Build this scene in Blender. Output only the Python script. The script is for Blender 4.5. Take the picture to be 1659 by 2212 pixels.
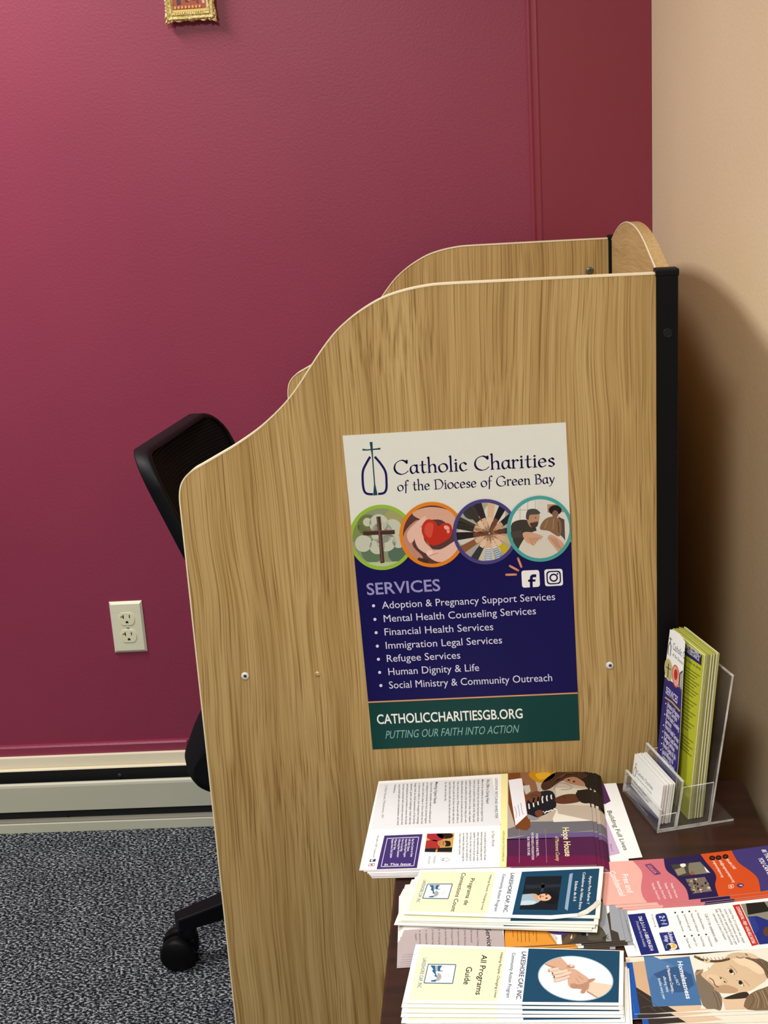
import bpy, bmesh, math, random
from mathutils import Vector, Matrix
random.seed(7)
S = bpy.context.scene
for o in list(bpy.data.objects): bpy.data.objects.remove(o)
C = S.collection
PI = math.pi

# ------------------------------------------------------------------ camera
FPX, YAW, PITCH, ROLL = 2655.74, -0.053197, 0.264164, -0.062939
CAM = Vector((0, -2.430919, 1.3268))
F = Vector((math.sin(YAW)*math.cos(PITCH), math.cos(YAW)*math.cos(PITCH), -math.sin(PITCH)))
r0 = Vector((math.cos(YAW), -math.sin(YAW), 0)); u0 = r0.cross(F)
RT = math.cos(ROLL)*r0 + math.sin(ROLL)*u0
UP = RT.cross(F)
cd = bpy.data.cameras.new('camera'); cam = bpy.data.objects.new('camera', cd); C.objects.link(cam)
cd.sensor_fit = 'HORIZONTAL'; cd.sensor_width = 36; cd.lens = FPX/1659*36; cd.clip_start = 0.02
cam.matrix_world = Matrix(((RT.x, UP.x, -F.x, CAM.x), (RT.y, UP.y, -F.y, CAM.y), (RT.z, UP.z, -F.z, CAM.z), (0, 0, 0, 1)))
S.camera = cam

# ------------------------------------------------------------------ light and exposure
S.view_settings.view_transform = 'Standard'; S.view_settings.look = 'None'
S.view_settings.gamma = 1; S.view_settings.use_curve_mapping = False
S.view_settings.exposure = 0.0
wd = bpy.data.worlds.new('world'); S.world = wd; wd.use_nodes = True
wd.node_tree.nodes['Background'].inputs[0].default_value = (0.95, 0.97, 1.0, 1)
wd.node_tree.nodes['Background'].inputs[1].default_value = 0.12
def area(name, loc, size, power, col=(1, 0.985, 0.955), rot=(0, 0, 0)):
    l = bpy.data.lights.new(name, 'AREA'); l.shape = 'RECTANGLE'; l.size, l.size_y = size
    l.energy = power; l.color = col
    o = bpy.data.objects.new(name, l); C.objects.link(o); o.location = loc; o.rotation_euler = rot
    return o
area('ceiling_lamp_by_wall', (-1.3, -0.78, 2.55), (0.5, 0.8), 46)
area('ceiling_lamp_behind', (-0.6, -3.0, 2.55), (0.32, 1.1), 75)

# ------------------------------------------------------------------ materials
def lin(c): c /= 255.0; return c/12.92 if c <= 0.04045 else ((c+0.055)/1.055)**2.4
def hexlin(h): h = h.lstrip('#'); return tuple(lin(int(h[i:i+2], 16)) for i in (0, 2, 4)) + (1,)
MATS = {}
def mat(h, rough=0.45, metal=0.0, spec=0.4):
    k = (h, rough, metal, spec)
    if k in MATS: return MATS[k]
    m = bpy.data.materials.new('ink_'+h.strip('#')); m.use_nodes = True
    nt = m.node_tree; b = nt.nodes['Principled BSDF']
    b.inputs['Roughness'].default_value = rough; b.inputs['Metallic'].default_value = metal
    b.inputs['Specular IOR Level'].default_value = spec
    # a faint procedural fibre variation
    tc = nt.nodes.new('ShaderNodeTexCoord'); no = nt.nodes.new('ShaderNodeTexNoise'); no.inputs['Scale'].default_value = 60
    mx = nt.nodes.new('ShaderNodeMix'); mx.data_type = 'RGBA'
    c = hexlin(h); d = tuple(x*0.95 for x in c[:3])+(1,)
    mx.inputs[6].default_value = c; mx.inputs[7].default_value = d
    nt.links.new(tc.outputs['Object'], no.inputs['Vector']); nt.links.new(no.outputs['Fac'], mx.inputs[0])
    nt.links.new(mx.outputs[2], b.inputs['Base Color'])
    MATS[k] = m
    return m
def nodemat(name):
    m = bpy.data.materials.new(name); m.use_nodes = True
    return m, m.node_tree, m.node_tree.nodes['Principled BSDF']
def N(nt, t, **kw):
    n = nt.nodes.new(t)
    for k, v in kw.items():
        if k in n.inputs: n.inputs[k].default_value = v
        else: setattr(n, k, v)
    return n
def ramp(nt, stops, interp='LINEAR'):
    n = nt.nodes.new('ShaderNodeValToRGB'); cr = n.color_ramp; cr.interpolation = interp
    while len(cr.elements) < len(stops): cr.elements.new(0.5)
    for e, (p, c) in zip(cr.elements, stops): e.position = p; e.color = hexlin(c)
    return n
def wood(name, axis='z'):
    m, nt, b = nodemat(name); L = nt.links.new
    tc = N(nt, 'ShaderNodeTexCoord')
    sc1 = (1, 1, 0.0055) if axis == 'z' else (1, 0.012, 1)
    mp = N(nt, 'ShaderNodeMapping'); mp.inputs['Scale'].default_value = sc1
    # slow sideways drift of the grain
    mw = N(nt, 'ShaderNodeMapping'); mw.inputs['Scale'].default_value = (2.6, 2.6, 1.3) if axis == 'z' else (2, 1.3, 2)
    dw = N(nt, 'ShaderNodeTexNoise', Scale=1.6, Detail=2.0)
    sub = N(nt, 'ShaderNodeVectorMath', operation='SUBTRACT'); sub.inputs[1].default_value = (0.5, 0.5, 0.5)
    mul = N(nt, 'ShaderNodeVectorMath', operation='MULTIPLY'); mul.inputs[1].default_value = (0.05, 0.02, 0.0) if axis == 'z' else (0.0, 0.0, 0.07)
    add = N(nt, 'ShaderNodeVectorMath', operation='ADD')
    L(tc.outputs['Object'], mw.inputs[0]); L(mw.outputs[0], dw.inputs['Vector']); L(dw.outputs['Color'], sub.inputs[0])
    L(sub.outputs[0], mul.inputs[0]); L(tc.outputs['Object'], add.inputs[0]); L(mul.outputs[0], add.inputs[1])
    L(add.outputs[0], mp.inputs[0])
    fine = N(nt, 'ShaderNodeTexNoise', Scale=560.0, Detail=2.0, Roughness=0.5)
    L(mp.outputs[0], fine.inputs['Vector'])
    broad = N(nt, 'ShaderNodeTexNoise', Scale=30.0, Detail=2.0, Roughness=0.5)
    L(mp.outputs[0], broad.inputs['Vector'])
    r1 = ramp(nt, [(0.28, '#8c6d3e'), (0.44, '#b09461'), (0.60, '#c1a775')] if axis == 'z' else [(0.30, '#b39868'), (0.45, '#bea473'), (0.60, '#c9b080')])
    L(fine.outputs['Fac'], r1.inputs[0])
    r2 = ramp(nt, [(0.3, '#e2d5bd'), (0.5, '#f6eddd'), (0.7, '#fffaf0')])
    L(broad.outputs['Fac'], r2.inputs[0])
    mx = N(nt, 'ShaderNodeMix', data_type='RGBA', blend_type='MULTIPLY'); mx.inputs[0].default_value = 0.85
    L(r1.outputs[0], mx.inputs[6]); L(r2.outputs[0], mx.inputs[7]); L(mx.outputs[2], b.inputs['Base Color'])
    b.inputs['Roughness'].default_value = 0.5; b.inputs['Specular IOR Level'].default_value = 0.3
    return m
def paint(name, c1, c2, bump_scale, bump, rough, spec=0.5):
    m, nt, b = nodemat(name); L = nt.links.new
    tc = N(nt, 'ShaderNodeTexCoord')
    n1 = N(nt, 'ShaderNodeTexNoise', Scale=2.3, Detail=3.0); L(tc.outputs['Object'], n1.inputs['Vector'])
    r = ramp(nt, [(0.35, c1), (0.65, c2)]); L(n1.outputs['Fac'], r.inputs[0]); L(r.outputs[0], b.inputs['Base Color'])
    n2 = N(nt, 'ShaderNodeTexNoise', Scale=bump_scale, Detail=3.0, Roughness=0.55); L(tc.outputs['Object'], n2.inputs['Vector'])
    bp = N(nt, 'ShaderNodeBump', Strength=bump, Distance=0.002); L(n2.outputs['Fac'], bp.inputs['Height']); L(bp.outputs[0], b.inputs['Normal'])
    b.inputs['Roughness'].default_value = rough; b.inputs['Specular IOR Level'].default_value = spec
    return m
M_RED = paint('burgundy_wall_paint', '#89304a', '#8e344e', 210, 0.2, 0.45, 0.45)
M_RED2 = paint('burgundy_smooth_paint', '#85303f', '#8b3443', 60, 0.12, 0.4, 0.35)
M_BEIGE = paint('tan_wall_paint', '#e0caa6', '#e4cfac', 190, 0.25, 0.45, 0.4)
M_CEIL = paint('ceiling_white', '#dcd9d0', '#e2dfd6', 80, 0.2, 0.8)
M_CREAM = paint('cream_enamel', '#e6dcc0', '#ece2c8', 30, 0.05, 0.4)
M_HEAT = paint('grey_enamel', '#c3c2ad', '#c9c8b4', 20, 0.05, 0.35)
M_BLACK = mat('#07080a', 0.5, 0, 0.15); M_BLACKP = mat('#0b0c10', 0.5, 0, 0.15); M_DARK = mat('#17191a', 0.5)
M_WOOD = wood('oak_laminate'); M_WOODY = wood('oak_laminate_lengthwise', 'y')
M_BAND = mat('#efe2bf', 0.45)
def carpet():
    m, nt, b = nodemat('speckled_loop_carpet'); L = nt.links.new
    tc = N(nt, 'ShaderNodeTexCoord'); mp = N(nt, 'ShaderNodeMapping'); mp.inputs['Scale'].default_value = (1, 1.5, 1)
    mp.inputs['Rotation'].default_value = (0, 0, 0.6)
    n1 = N(nt, 'ShaderNodeTexNoise', Scale=165.0, Detail=2.0, Roughness=0.65)
    L(tc.outputs['Object'], mp.inputs[0]); L(mp.outputs[0], n1.inputs['Vector'])
    r = ramp(nt, [(0.42, '#131519'), (0.495, '#34383d'), (0.55, '#777c81'), (0.65, '#c0c4c6')]); L(n1.outputs['Fac'], r.inputs[0])
    n2 = N(nt, 'ShaderNodeTexNoise', Scale=14.0, Detail=3.0); L(tc.outputs['Object'], n2.inputs['Vector'])
    r2 = ramp(nt, [(0.3, '#d5d5da'), (0.7, '#ffffff')]); L(n2.outputs['Fac'], r2.inputs[0])
    mx = N(nt, 'ShaderNodeMix', data_type='RGBA', blend_type='MULTIPLY'); mx.inputs[0].default_value = 1
    L(r.outputs[0], mx.inputs[6]); L(r2.outputs[0], mx.inputs[7]); L(mx.outputs[2], b.inputs['Base Color'])
    bp = N(nt, 'ShaderNodeBump', Strength=0.9, Distance=0.004); L(n1.outputs['Fac'], bp.inputs['Height']); L(bp.outputs[0], b.inputs['Normal'])
    b.inputs['Roughness'].default_value = 0.95; b.inputs['Specular IOR Level'].default_value = 0.1
    return m
M_CARPET = carpet()
def tablewood():
    m, nt, b = nodemat('dark_cherry_veneer'); L = nt.links.new
    tc = N(nt, 'ShaderNodeTexCoord'); mp = N(nt, 'ShaderNodeMapping'); mp.inputs['Scale'].default_value = (0.12, 1, 1)
    n1 = N(nt, 'ShaderNodeTexNoise', Scale=60.0, Detail=4.0); L(tc.outputs['Object'], mp.inputs[0]); L(mp.outputs[0], n1.inputs['Vector'])
    r = ramp(nt, [(0.35, '#27130e'), (0.65, '#371b13')]); L(n1.outputs['Fac'], r.inputs[0]); L(r.outputs[0], b.inputs['Base Color'])
    b.inputs['Roughness'].default_value = 0.35
    return m
M_TABLE = tablewood()
def gold():
    m, nt, b = nodemat('gilt'); L = nt.links.new
    tc = N(nt, 'ShaderNodeTexCoord'); n1 = N(nt, 'ShaderNodeTexNoise', Scale=300.0, Detail=3.0); L(tc.outputs['Object'], n1.inputs['Vector'])
    r = ramp(nt, [(0.35, '#b39848'), (0.65, '#f2e6b0')]); L(n1.outputs['Fac'], r.inputs[0]); L(r.outputs[0], b.inputs['Base Color'])
    b.inputs['Metallic'].default_value = 0.35; b.inputs['Roughness'].default_value = 0.35
    return m
M_GOLD = gold()
def fabric(name, freq, strength):
    m, nt, b = nodemat(name); L = nt.links.new
    tc = N(nt, 'ShaderNodeTexCoord'); w = N(nt, 'ShaderNodeTexWave', Scale=freq, Distortion=0.6)
    w.bands_direction = 'Z'
    L(tc.outputs['Object'], w.inputs['Vector'])
    r = ramp(nt, [(0.2, '#06070b'), (0.8, '#13151e')]); L(w.outputs['Color'], r.inputs[0]); L(r.outputs[0], b.inputs['Base Color'])
    bp = N(nt, 'ShaderNodeBump', Strength=strength, Distance=0.002); L(w.outputs['Fac'], bp.inputs['Height']); L(bp.outputs[0], b.inputs['Normal'])
    b.inputs['Roughness'].default_value = 0.85; b.inputs['Specular IOR Level'].default_value = 0.12
    return m
M_MESH = fabric('black_ribbed_mesh', 55, 0.7)
def acrylic(name, tint, opacity):
    m = bpy.data.materials.new(name); m.use_nodes = True; nt = m.node_tree; nt.nodes.clear(); L = nt.links.new
    out = N(nt, 'ShaderNodeOutputMaterial'); tr = N(nt, 'ShaderNodeBsdfTransparent'); tr.inputs[0].default_value = (tint, tint, tint, 1)
    gl = N(nt, 'ShaderNodeBsdfGlossy'); gl.inputs['Roughness'].default_value = 0.05; gl.inputs[0].default_value = (1, 1, 1, 1)
    df = N(nt, 'ShaderNodeBsdfDiffuse'); df.inputs[0].default_value = (0.9, 0.91, 0.88, 1)
    lw = N(nt, 'ShaderNodeLayerWeight', Blend=0.5); pw_ = N(nt, 'ShaderNodeMath', operation='POWER'); pw_.inputs[1].default_value = 4.0
    fr = N(nt, 'ShaderNodeMath', operation='MULTIPLY_ADD'); fr.inputs[1].default_value = 0.6; fr.inputs[2].default_value = 0.03
    L(lw.outputs['Facing'], pw_.inputs[0]); L(pw_.outputs[0], fr.inputs[0]); mx = N(nt, 'ShaderNodeMixShader'); m2 = N(nt, 'ShaderNodeMixShader')
    no = N(nt, 'ShaderNodeTexNoise', Scale=40.0); ml = N(nt, 'ShaderNodeMath', operation='MULTIPLY'); ml.inputs[1].default_value = opacity*2
    tc = N(nt, 'ShaderNodeTexCoord'); L(tc.outputs['Object'], no.inputs['Vector']); L(no.outputs['Fac'], ml.inputs[0])
    L(ml.outputs[0], m2.inputs[0]); L(tr.outputs[0], m2.inputs[1]); L(df.outputs[0], m2.inputs[2])
    L(fr.outputs[0], mx.inputs[0]); L(m2.outputs[0], mx.inputs[1]); L(gl.outputs[0], mx.inputs[2]); L(mx.outputs[0], out.inputs[0])
    return m
M_ACR = acrylic('clear_acrylic', 0.95, 0.02); M_ACRE = acrylic('acrylic_cut_edge', 0.85, 0.5)  # cut edges: pale diffuse mixed into the colour for the light they reflect

# ------------------------------------------------------------------ helpers
def tag(o, label=None, cat=None, group=None, kind=None):
    if label: o['label'] = label
    if cat: o['category'] = cat
    if group: o['group'] = group
    if kind: o['kind'] = kind
    return o
def empty(name, loc=(0, 0, 0), rot=(0, 0, 0)):
    o = bpy.data.objects.new(name, None); C.objects.link(o); o.location = loc; o.rotation_euler = rot
    o.empty_display_size = 0.05
    return o
def wm(o): return (wm(o.parent) if o.parent else Matrix()) @ o.matrix_basis
class MB:
    """collects polygons with materials and links them as one mesh object"""
    def __init__(s): s.v = []; s.f = []; s.m = []; s.mats = []; s.sm = []
    def mi(s, m):
        if m not in s.mats: s.mats.append(m)
        return s.mats.index(m)
    def poly(s, pts, m, smooth=False):
        b = len(s.v); s.v += [Vector(p) for p in pts]; s.f.append(list(range(b, b+len(pts)))); s.m.append(s.mi(m)); s.sm.append(smooth)
    def raw(s, vs, fs, m, smooth=False):
        b = len(s.v); s.v += [Vector(p) for p in vs]; k = s.mi(m)
        for f in fs: s.f.append([b+i for i in f]); s.m.append(k); s.sm.append(smooth)
    def box(s, lo, hi, m):
        x0, y0, z0 = lo; x1, y1, z1 = hi
        v = [(x0, y0, z0), (x1, y0, z0), (x1, y1, z0), (x0, y1, z0), (x0, y0, z1), (x1, y0, z1), (x1, y1, z1), (x0, y1, z1)]
        s.raw(v, [(0, 3, 2, 1), (4, 5, 6, 7), (0, 1, 5, 4), (1, 2, 6, 5), (2, 3, 7, 6), (3, 0, 4, 7)], m)
    def prism(s, prof, a, b, m, side=None, fn=None, smooth=False):
        """prof: 2D outline; fn(p2, t) -> 3D; a, b the two ends"""
        n = len(prof); A = [fn(p, a) for p in prof]; B = [fn(p, b) for p in prof]
        s.poly(A[::-1], m); s.poly(B, m)
        base = len(s.v); s.v += [Vector(p) for p in A+B]; k = s.mi(side or m)
        for i in range(n):
            j = (i+1) % n; s.f.append([base+i, base+j, base+n+j, base+n+i]); s.m.append(k); s.sm.append(smooth)
    def lathe(s, prof, m, M=Matrix(), n=24, smooth=True):
        vs = []; fs = []
        for (r, z) in prof:
            for i in range(n):
                a = 2*PI*i/n; vs.append(M @ Vector((r*math.cos(a), r*math.sin(a), z)))
        for k in range(len(prof)-1):
            for i in range(n):
                j = (i+1) % n; fs.append((k*n+i, k*n+j, (k+1)*n+j, (k+1)*n+i))
        s.raw(vs, fs, m, smooth)
        s.poly([vs[i] for i in range(n)][::-1], m); s.poly([vs[(len(prof)-1)*n+i] for i in range(n)], m)
    def tube(s, pts, r, m, n=8):
        rings = []
        P = [Vector(p) for p in pts]
        for i, p in enumerate(P):
            d = (P[min(i+1, len(P)-1)]-P[max(i-1, 0)]).normalized()
            a = d.orthogonal().normalized(); b = d.cross(a)
            rings.append([p+a*r*math.cos(2*PI*k/n)+b*r*math.sin(2*PI*k/n) for k in range(n)])
        vs = [q for R_ in rings for q in R_]; fs = []
        for i in range(len(P)-1):
            for k in range(n): fs.append((i*n+k, i*n+(k+1) % n, (i+1)*n+(k+1) % n, (i+1)*n+k))
        s.raw(vs, fs, m, True); s.poly(rings[0][::-1], m); s.poly(rings[-1], m)
    def build(s, name, parent=None, origin=None, bevel=0, seg=2, fix=True):
        o0 = Vector(origin) if origin is not None else Vector((0, 0, 0))
        me = bpy.data.meshes.new(name); me.from_pydata([v-o0 for v in s.v], [], s.f)
        for m in s.mats: me.materials.append(m)
        me.polygons.foreach_set('material_index', s.m); me.polygons.foreach_set('use_smooth', s.sm)
        if fix:
            bm = bmesh.new(); bm.from_mesh(me); bmesh.ops.remove_doubles(bm, verts=bm.verts, dist=1e-6)
            bmesh.ops.recalc_face_normals(bm, faces=bm.faces); bm.to_mesh(me); bm.free()
        me.update()
        o = bpy.data.objects.new(name, me); C.objects.link(o)
        if parent: o.parent = parent
        o.location = o0
        if bevel:
            bv = o.modifiers.new('bevel', 'BEVEL'); bv.width = bevel; bv.segments = seg; bv.limit_method = 'ANGLE'; bv.angle_limit = math.radians(40)
        return o
def struct(o, label=None): o['kind'] = 'structure'; return o
def smooth_curve(pts, n=8, closed=False):
    """Catmull-Rom through the points"""
    P = [Vector(p) for p in pts]; out = []; L = len(P)
    for i in range(L if closed else L-1):
        p0 = P[(i-1) % L] if closed or i > 0 else P[0]; p1 = P[i]; p2 = P[(i+1) % L]
        p3 = P[(i+2) % L] if closed or i+2 < L else P[-1]
        for k in range(n):
            t = k/n
            out.append(0.5*((2*p1)+(p2-p0)*t+(2*p0-5*p1+4*p2-p3)*t*t+(3*p1-p0-3*p2+p3)*t**3))
    if not closed: out.append(P[-1])
    return out

# ---- surfaces things are printed on: a photograph point turned into a point of the surface
class Plane:
    def __init__(s, o, n): s.o = Vector(o); s.n = Vector(n).normalized()
    def pt(s, p, lift=0.0):
        v = RT*((p[0]-829.5)/FPX) - UP*((p[1]-1106)/FPX) + F
        return CAM + v*((s.o-CAM).dot(s.n)/v.dot(s.n)) + s.n*lift
def level(z): return Plane((0, 0, z), (0, 0, 1))
def crop(x0, y0, k): return lambda x, y: (x0+x*k, y0+y*k)

TXT = {}
def glyphs(t, bold):
    k = (t, bold)
    if k in TXT: return TXT[k]
    res = []
    for s_ in (t, 'H'):
        cu = bpy.data.curves.new('text', 'FONT'); cu.body = s_; cu.size = 1; cu.resolution_u = 3; cu.offset = bold
        ob = bpy.data.objects.new('text', cu); C.objects.link(ob)
        dg = bpy.context.evaluated_depsgraph_get(); dg.update()
        me = bpy.data.meshes.new_from_object(ob.evaluated_get(dg))
        res.append(([v.co.copy() for v in me.vertices], [list(p.vertices) for p in me.polygons]))
        bpy.data.objects.remove(ob); bpy.data.curves.remove(cu); bpy.data.meshes.remove(me)
        if s_ == 'H' : break
    cap = max(v.y for v in res[1][0]) if len(res) > 1 else 0.7
    V, Fc = res[0]; x0 = min(v.x for v in V); x1 = max(v.x for v in V)
    TXT[k] = ([((v.x-x0)/(x1-x0), v.y/cap) for v in V], Fc)
    return TXT[k]
# calligraphic capitals and minuscules, drawn as broad-nib strokes (cap height 1)
G = {
 'C': (.95, [[(.88,.78),(.72,.95),(.48,1.0),(.16,.82),(.03,.46),(.15,.13),(.45,-.03),(.74,.04),(.93,.2)], [(.88,.99),(.88,.78)]]),
 'G': (.98, [[(.88,.78),(.72,.95),(.48,1.0),(.16,.82),(.03,.46),(.15,.13),(.45,-.03),(.74,.02),(.9,.12)], [(.9,.12),(.9,.42)], [(.66,.43),(1.0,.43)]]),
 'D': (.95, [[(.15,.97),(.15,.0)], [(-.02,.95),(.35,1.0),(.7,.9),(.9,.52),(.72,.13),(.38,0),(0,.0)]]),
 'B': (.68, [[(.12,.97),(.12,0)], [(-.02,.95),(.3,1.0),(.52,.87),(.48,.64),(.3,.54),(.14,.53)], [(.3,.54),(.56,.46),(.62,.2),(.42,.01),(0,0)]]),
 'a': (.56, [[(.47,.5),(.3,.6),(.1,.5),(.04,.27),(.1,.06),(.22,0),(.38,.12),(.47,.32)], [(.48,.62),(.46,.3),(.48,.07),(.6,.03)]]),
 't': (.42, [[(.2,.86),(.18,.5),(.18,.14),(.26,0),(.42,.06)], [(.0,.57),(.42,.6)]]),
 'h': (.62, [[(0,1.08),(.1,1.1),(.1,.6),(.1,0)], [(.1,.38),(.26,.56),(.42,.57),(.5,.42),(.5,0)], [(0,0),(.2,0)], [(.4,0),(.62,0)]]),
 'n': (.62, [[(0,.55),(.1,.6),(.1,.3),(.1,0)], [(.1,.38),(.26,.56),(.42,.57),(.5,.42),(.5,0)], [(0,0),(.2,0)], [(.4,0),(.62,0)]]),
 'o': (.6, [[(.3,.6),(.08,.48),(.03,.28),(.12,.05),(.31,-.01),(.52,.12),(.57,.32),(.48,.53),(.3,.6)]]),
 'l': (.24, [[(.02,1.08),(.12,1.1),(.12,.5),(.12,.0)], [(0,0),(.24,0)]]),
 'i': (.24, [[(.02,.55),(.12,.6),(.12,.3),(.12,0)], [(0,0),(.24,0)], [(.1,.84),(.14,.8)]]),
 'c': (.5, [[(.45,.47),(.3,.6),(.1,.5),(.04,.28),(.12,.06),(.28,-.01),(.48,.1)]]),
 'r': (.42, [[(0,.55),(.1,.6),(.1,.3),(.1,0)], [(.1,.38),(.2,.53),(.33,.6),(.42,.53)], [(0,0),(.22,0)]]),
 'e': (.53, [[(.06,.3),(.3,.33),(.47,.36),(.42,.52),(.28,.6),(.1,.5),(.04,.28),(.12,.06),(.28,-.01),(.5,.11)]]),
 's': (.42, [[(.38,.5),(.25,.6),(.1,.5),(.12,.38),(.3,.27),(.38,.13),(.25,0),(.05,.06)]]),
 'f': (.4, [[(.48,1.0),(.36,1.08),(.22,.95),(.18,.5),(.16,.1),(.12,-.25)], [(0,.56),(.42,.59)]]),
 'y': (.55, [[(0,.58),(.1,.57),(.2,.3),(.3,.05)], [(.54,.6),(.42,.3),(.28,-.02),(.14,-.24),(-.02,-.3)]]),
 ' ': (.3, [])}
def nib_text(t, wnib=0.1, thin=0.035, gap=0.1):
    x = 0; polys = []
    for ch in t:
        adv, strokes = G[ch]
        for st in strokes:
            P = smooth_curve([(a+x, b, 0) for a, b in st], 7)
            for i in range(len(P)-1):
                d = P[i+1]-P[i]
                if d.length < 1e-6: continue
                th = math.atan2(d.y, d.x); h = max(thin, wnib*abs(math.sin(th-0.5)))/2
                nrm = Vector((-d.y, d.x, 0)).normalized()*h; e = d.normalized()*h*0.5
                polys.append([P[i]-e+nrm, P[i+1]+e+nrm, P[i+1]+e-nrm, P[i]-e-nrm])
        x += adv+gap
    x -= gap
    return [[(p.x/x, p.y) for p in q] for q in polys]

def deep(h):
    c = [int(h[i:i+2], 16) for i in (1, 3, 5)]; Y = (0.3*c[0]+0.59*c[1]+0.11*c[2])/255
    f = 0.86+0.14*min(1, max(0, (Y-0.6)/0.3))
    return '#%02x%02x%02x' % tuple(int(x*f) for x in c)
STEP = 4e-5
class Print(MB):
    """flat printing on a surface, drawn at photograph points"""
    def __init__(s, plane, k=lambda x, y: (x, y), clip=None, base=0.0, rough=0.42):
        super().__init__(); s.pl = plane; s.k = k; s.clip = clip; s.base = base; s.rough = rough
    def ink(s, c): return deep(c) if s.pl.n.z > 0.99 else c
    def P(s, p, lay): return s.pl.pt(s.k(*p), s.base+lay*STEP)
    def p(s, pts, col, lay=1, smooth=0):
        if smooth: pts = [(q.x, q.y) for q in smooth_curve([(a, b, 0) for a, b in pts], smooth, True)]
        if s.clip:
            pts = clip_poly(pts, s.clip)
            if len(pts) < 3: return
        s.poly([s.P(q, lay) for q in pts], mat(s.ink(col), s.rough, 0, 0.2))
    def ell(s, c, rx, ry, col, lay=1, rot=0, n=40):
        ca, sa = math.cos(rot), math.sin(rot)
        s.p([(c[0]+rx*math.cos(2*PI*i/n)*ca-ry*math.sin(2*PI*i/n)*sa, c[1]+rx*math.cos(2*PI*i/n)*sa+ry*math.sin(2*PI*i/n)*ca) for i in range(n)], col, lay)
    def line(s, pts, w, col, lay=1, smooth=0):
        if smooth: pts = [(q.x, q.y) for q in smooth_curve([(a, b, 0) for a, b in pts], smooth)]
        Ls, Rs = [], []
        for i in range(len(pts)):
            a = pts[max(i-1, 0)]; b = pts[min(i+1, len(pts)-1)]
            d = Vector((b[0]-a[0], b[1]-a[1])).normalized(); n = Vector((-d.y, d.x))*w/2
            Ls.append((pts[i][0]+n.x, pts[i][1]+n.y)); Rs.append((pts[i][0]-n.x, pts[i][1]-n.y))
        for i in range(len(pts)-1): s.p([Ls[i], Ls[i+1], Rs[i+1], Rs[i]], col, lay)
    def frame(s, q, w, col, lay=1):
        for i in range(4): s.line([q[i], q[(i+1) % 4]], w, col, lay)
    def axes(s, a, b, cap, lay):
        A = s.P(a, lay); B = s.P(b, lay); X = B-A; n = s.pl.n
        U = n.cross(X).normalized()
        # cap height in photograph units, measured square to the line of writing
        d = Vector((b[0]-a[0], b[1]-a[1])).normalized(); q = (a[0]+d.y*cap, a[1]-d.x*cap)
        D = s.P(q, lay)-A
        return A, X, U*D.dot(U)
    def text(s, t, a, b, cap, col, lay=2, bold=0.0, shear=0.0):
        A, X, U = s.axes(a, b, cap, lay); V, Fc = glyphs(t, bold); xn = X.normalized()*U.length*shear
        s.raw([A+X*x+U*y+xn*y for x, y in V], Fc, mat(s.ink(col), s.rough, 0, 0.2))
    def nib(s, t, a, b, cap, col, lay=2, w=0.1, thin=0.035):
        A, X, U = s.axes(a, b, cap, lay)
        for q in nib_text(t, w, thin): s.poly([A+X*x+U*y for x, y in q], mat(col, s.rough, 0, 0.2))
    def build(s, name, parent=None, origin=(0, 0, 0)):
        o = super().build(name, None, None, 0, 2, False)
        me = o.data; inv = wm(parent).inverted() if parent else Matrix.Translation(-Vector(origin))
        if parent:
            me.transform(inv); o.parent = parent
        else:
            me.transform(inv); o.location = origin
        # printing always faces outward
        return o
def clip_poly(sub, clip):
    out = list(sub); n = len(clip)
    ar = sum(clip[i][0]*clip[(i+1) % n][1]-clip[(i+1) % n][0]*clip[i][1] for i in range(n)); sg = 1 if ar > 0 else -1
    for i in range(n):
        a, b = clip[i], clip[(i+1) % n]
        ins = lambda p: sg*((b[0]-a[0])*(p[1]-a[1])-(b[1]-a[1])*(p[0]-a[0])) >= 0
        src = out; out = []
        for j in range(len(src)):
            p, q = src[j], src[(j+1) % len(src)]
            if ins(p): out.append(p)
            if ins(p) != ins(q):
                d1 = (b[0]-a[0])*(p[1]-a[1])-(b[1]-a[1])*(p[0]-a[0]); d2 = (b[0]-a[0])*(q[1]-a[1])-(b[1]-a[1])*(q[0]-a[0])
                t = d1/(d1-d2); out.append((p[0]+(q[0]-p[0])*t, p[1]+(q[1]-p[1])*t))
        if not out: return []
    return out

# ================================================================== the room
XR = 0.4174
b = MB(); b.box((-2.6, -4.2, -0.05), (1.2, 0.1, 0), M_CARPET); struct(b.build('floor'))
b = MB(); b.box((-2.6, 0, 0), (XR+0.1, 0.1, 2.6), M_RED); struct(b.build('wall_back'))
b = MB(); b.box((XR, -4.2, 0), (XR+0.1, 0, 2.6), M_BEIGE); struct(b.build('wall_right'))
b = MB(); b.box((-2.6, -4.2, 2.6), (XR+0.1, 0.1, 2.7), M_CEIL); struct(b.build('ceiling'))
# smooth painted strip proud of the textured wall beside the corner, with its rounded bead
b = MB(); prof = [(0.188, 0), (0.1895, -0.0035), (0.194, -0.005), (0.1975, -0.0035), (0.2, -0.0035), (0.203, -0.006), (0.207, -0.0065), (0.21, -0.005), (XR-0.0008, -0.005), (XR-0.0008, 0)]
b.prism(prof, 0.185, 2.598, M_RED2, fn=lambda p, t: (p[0], p[1], t)); struct(b.build('trim_1'))
# painted strip above the heater
b = MB(); b.prism([(0, 0.160), (-0.012, 0.160), (-0.012, 0.178), (-0.009, 0.1815), (0, 0.1815)], -2.4, -0.588, M_RED, fn=lambda p, t: (t + (0.009 if p[0] > -0.001 and t > -1 else 0), p[0], p[1]))
struct(b.build('trim_2'))

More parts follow.
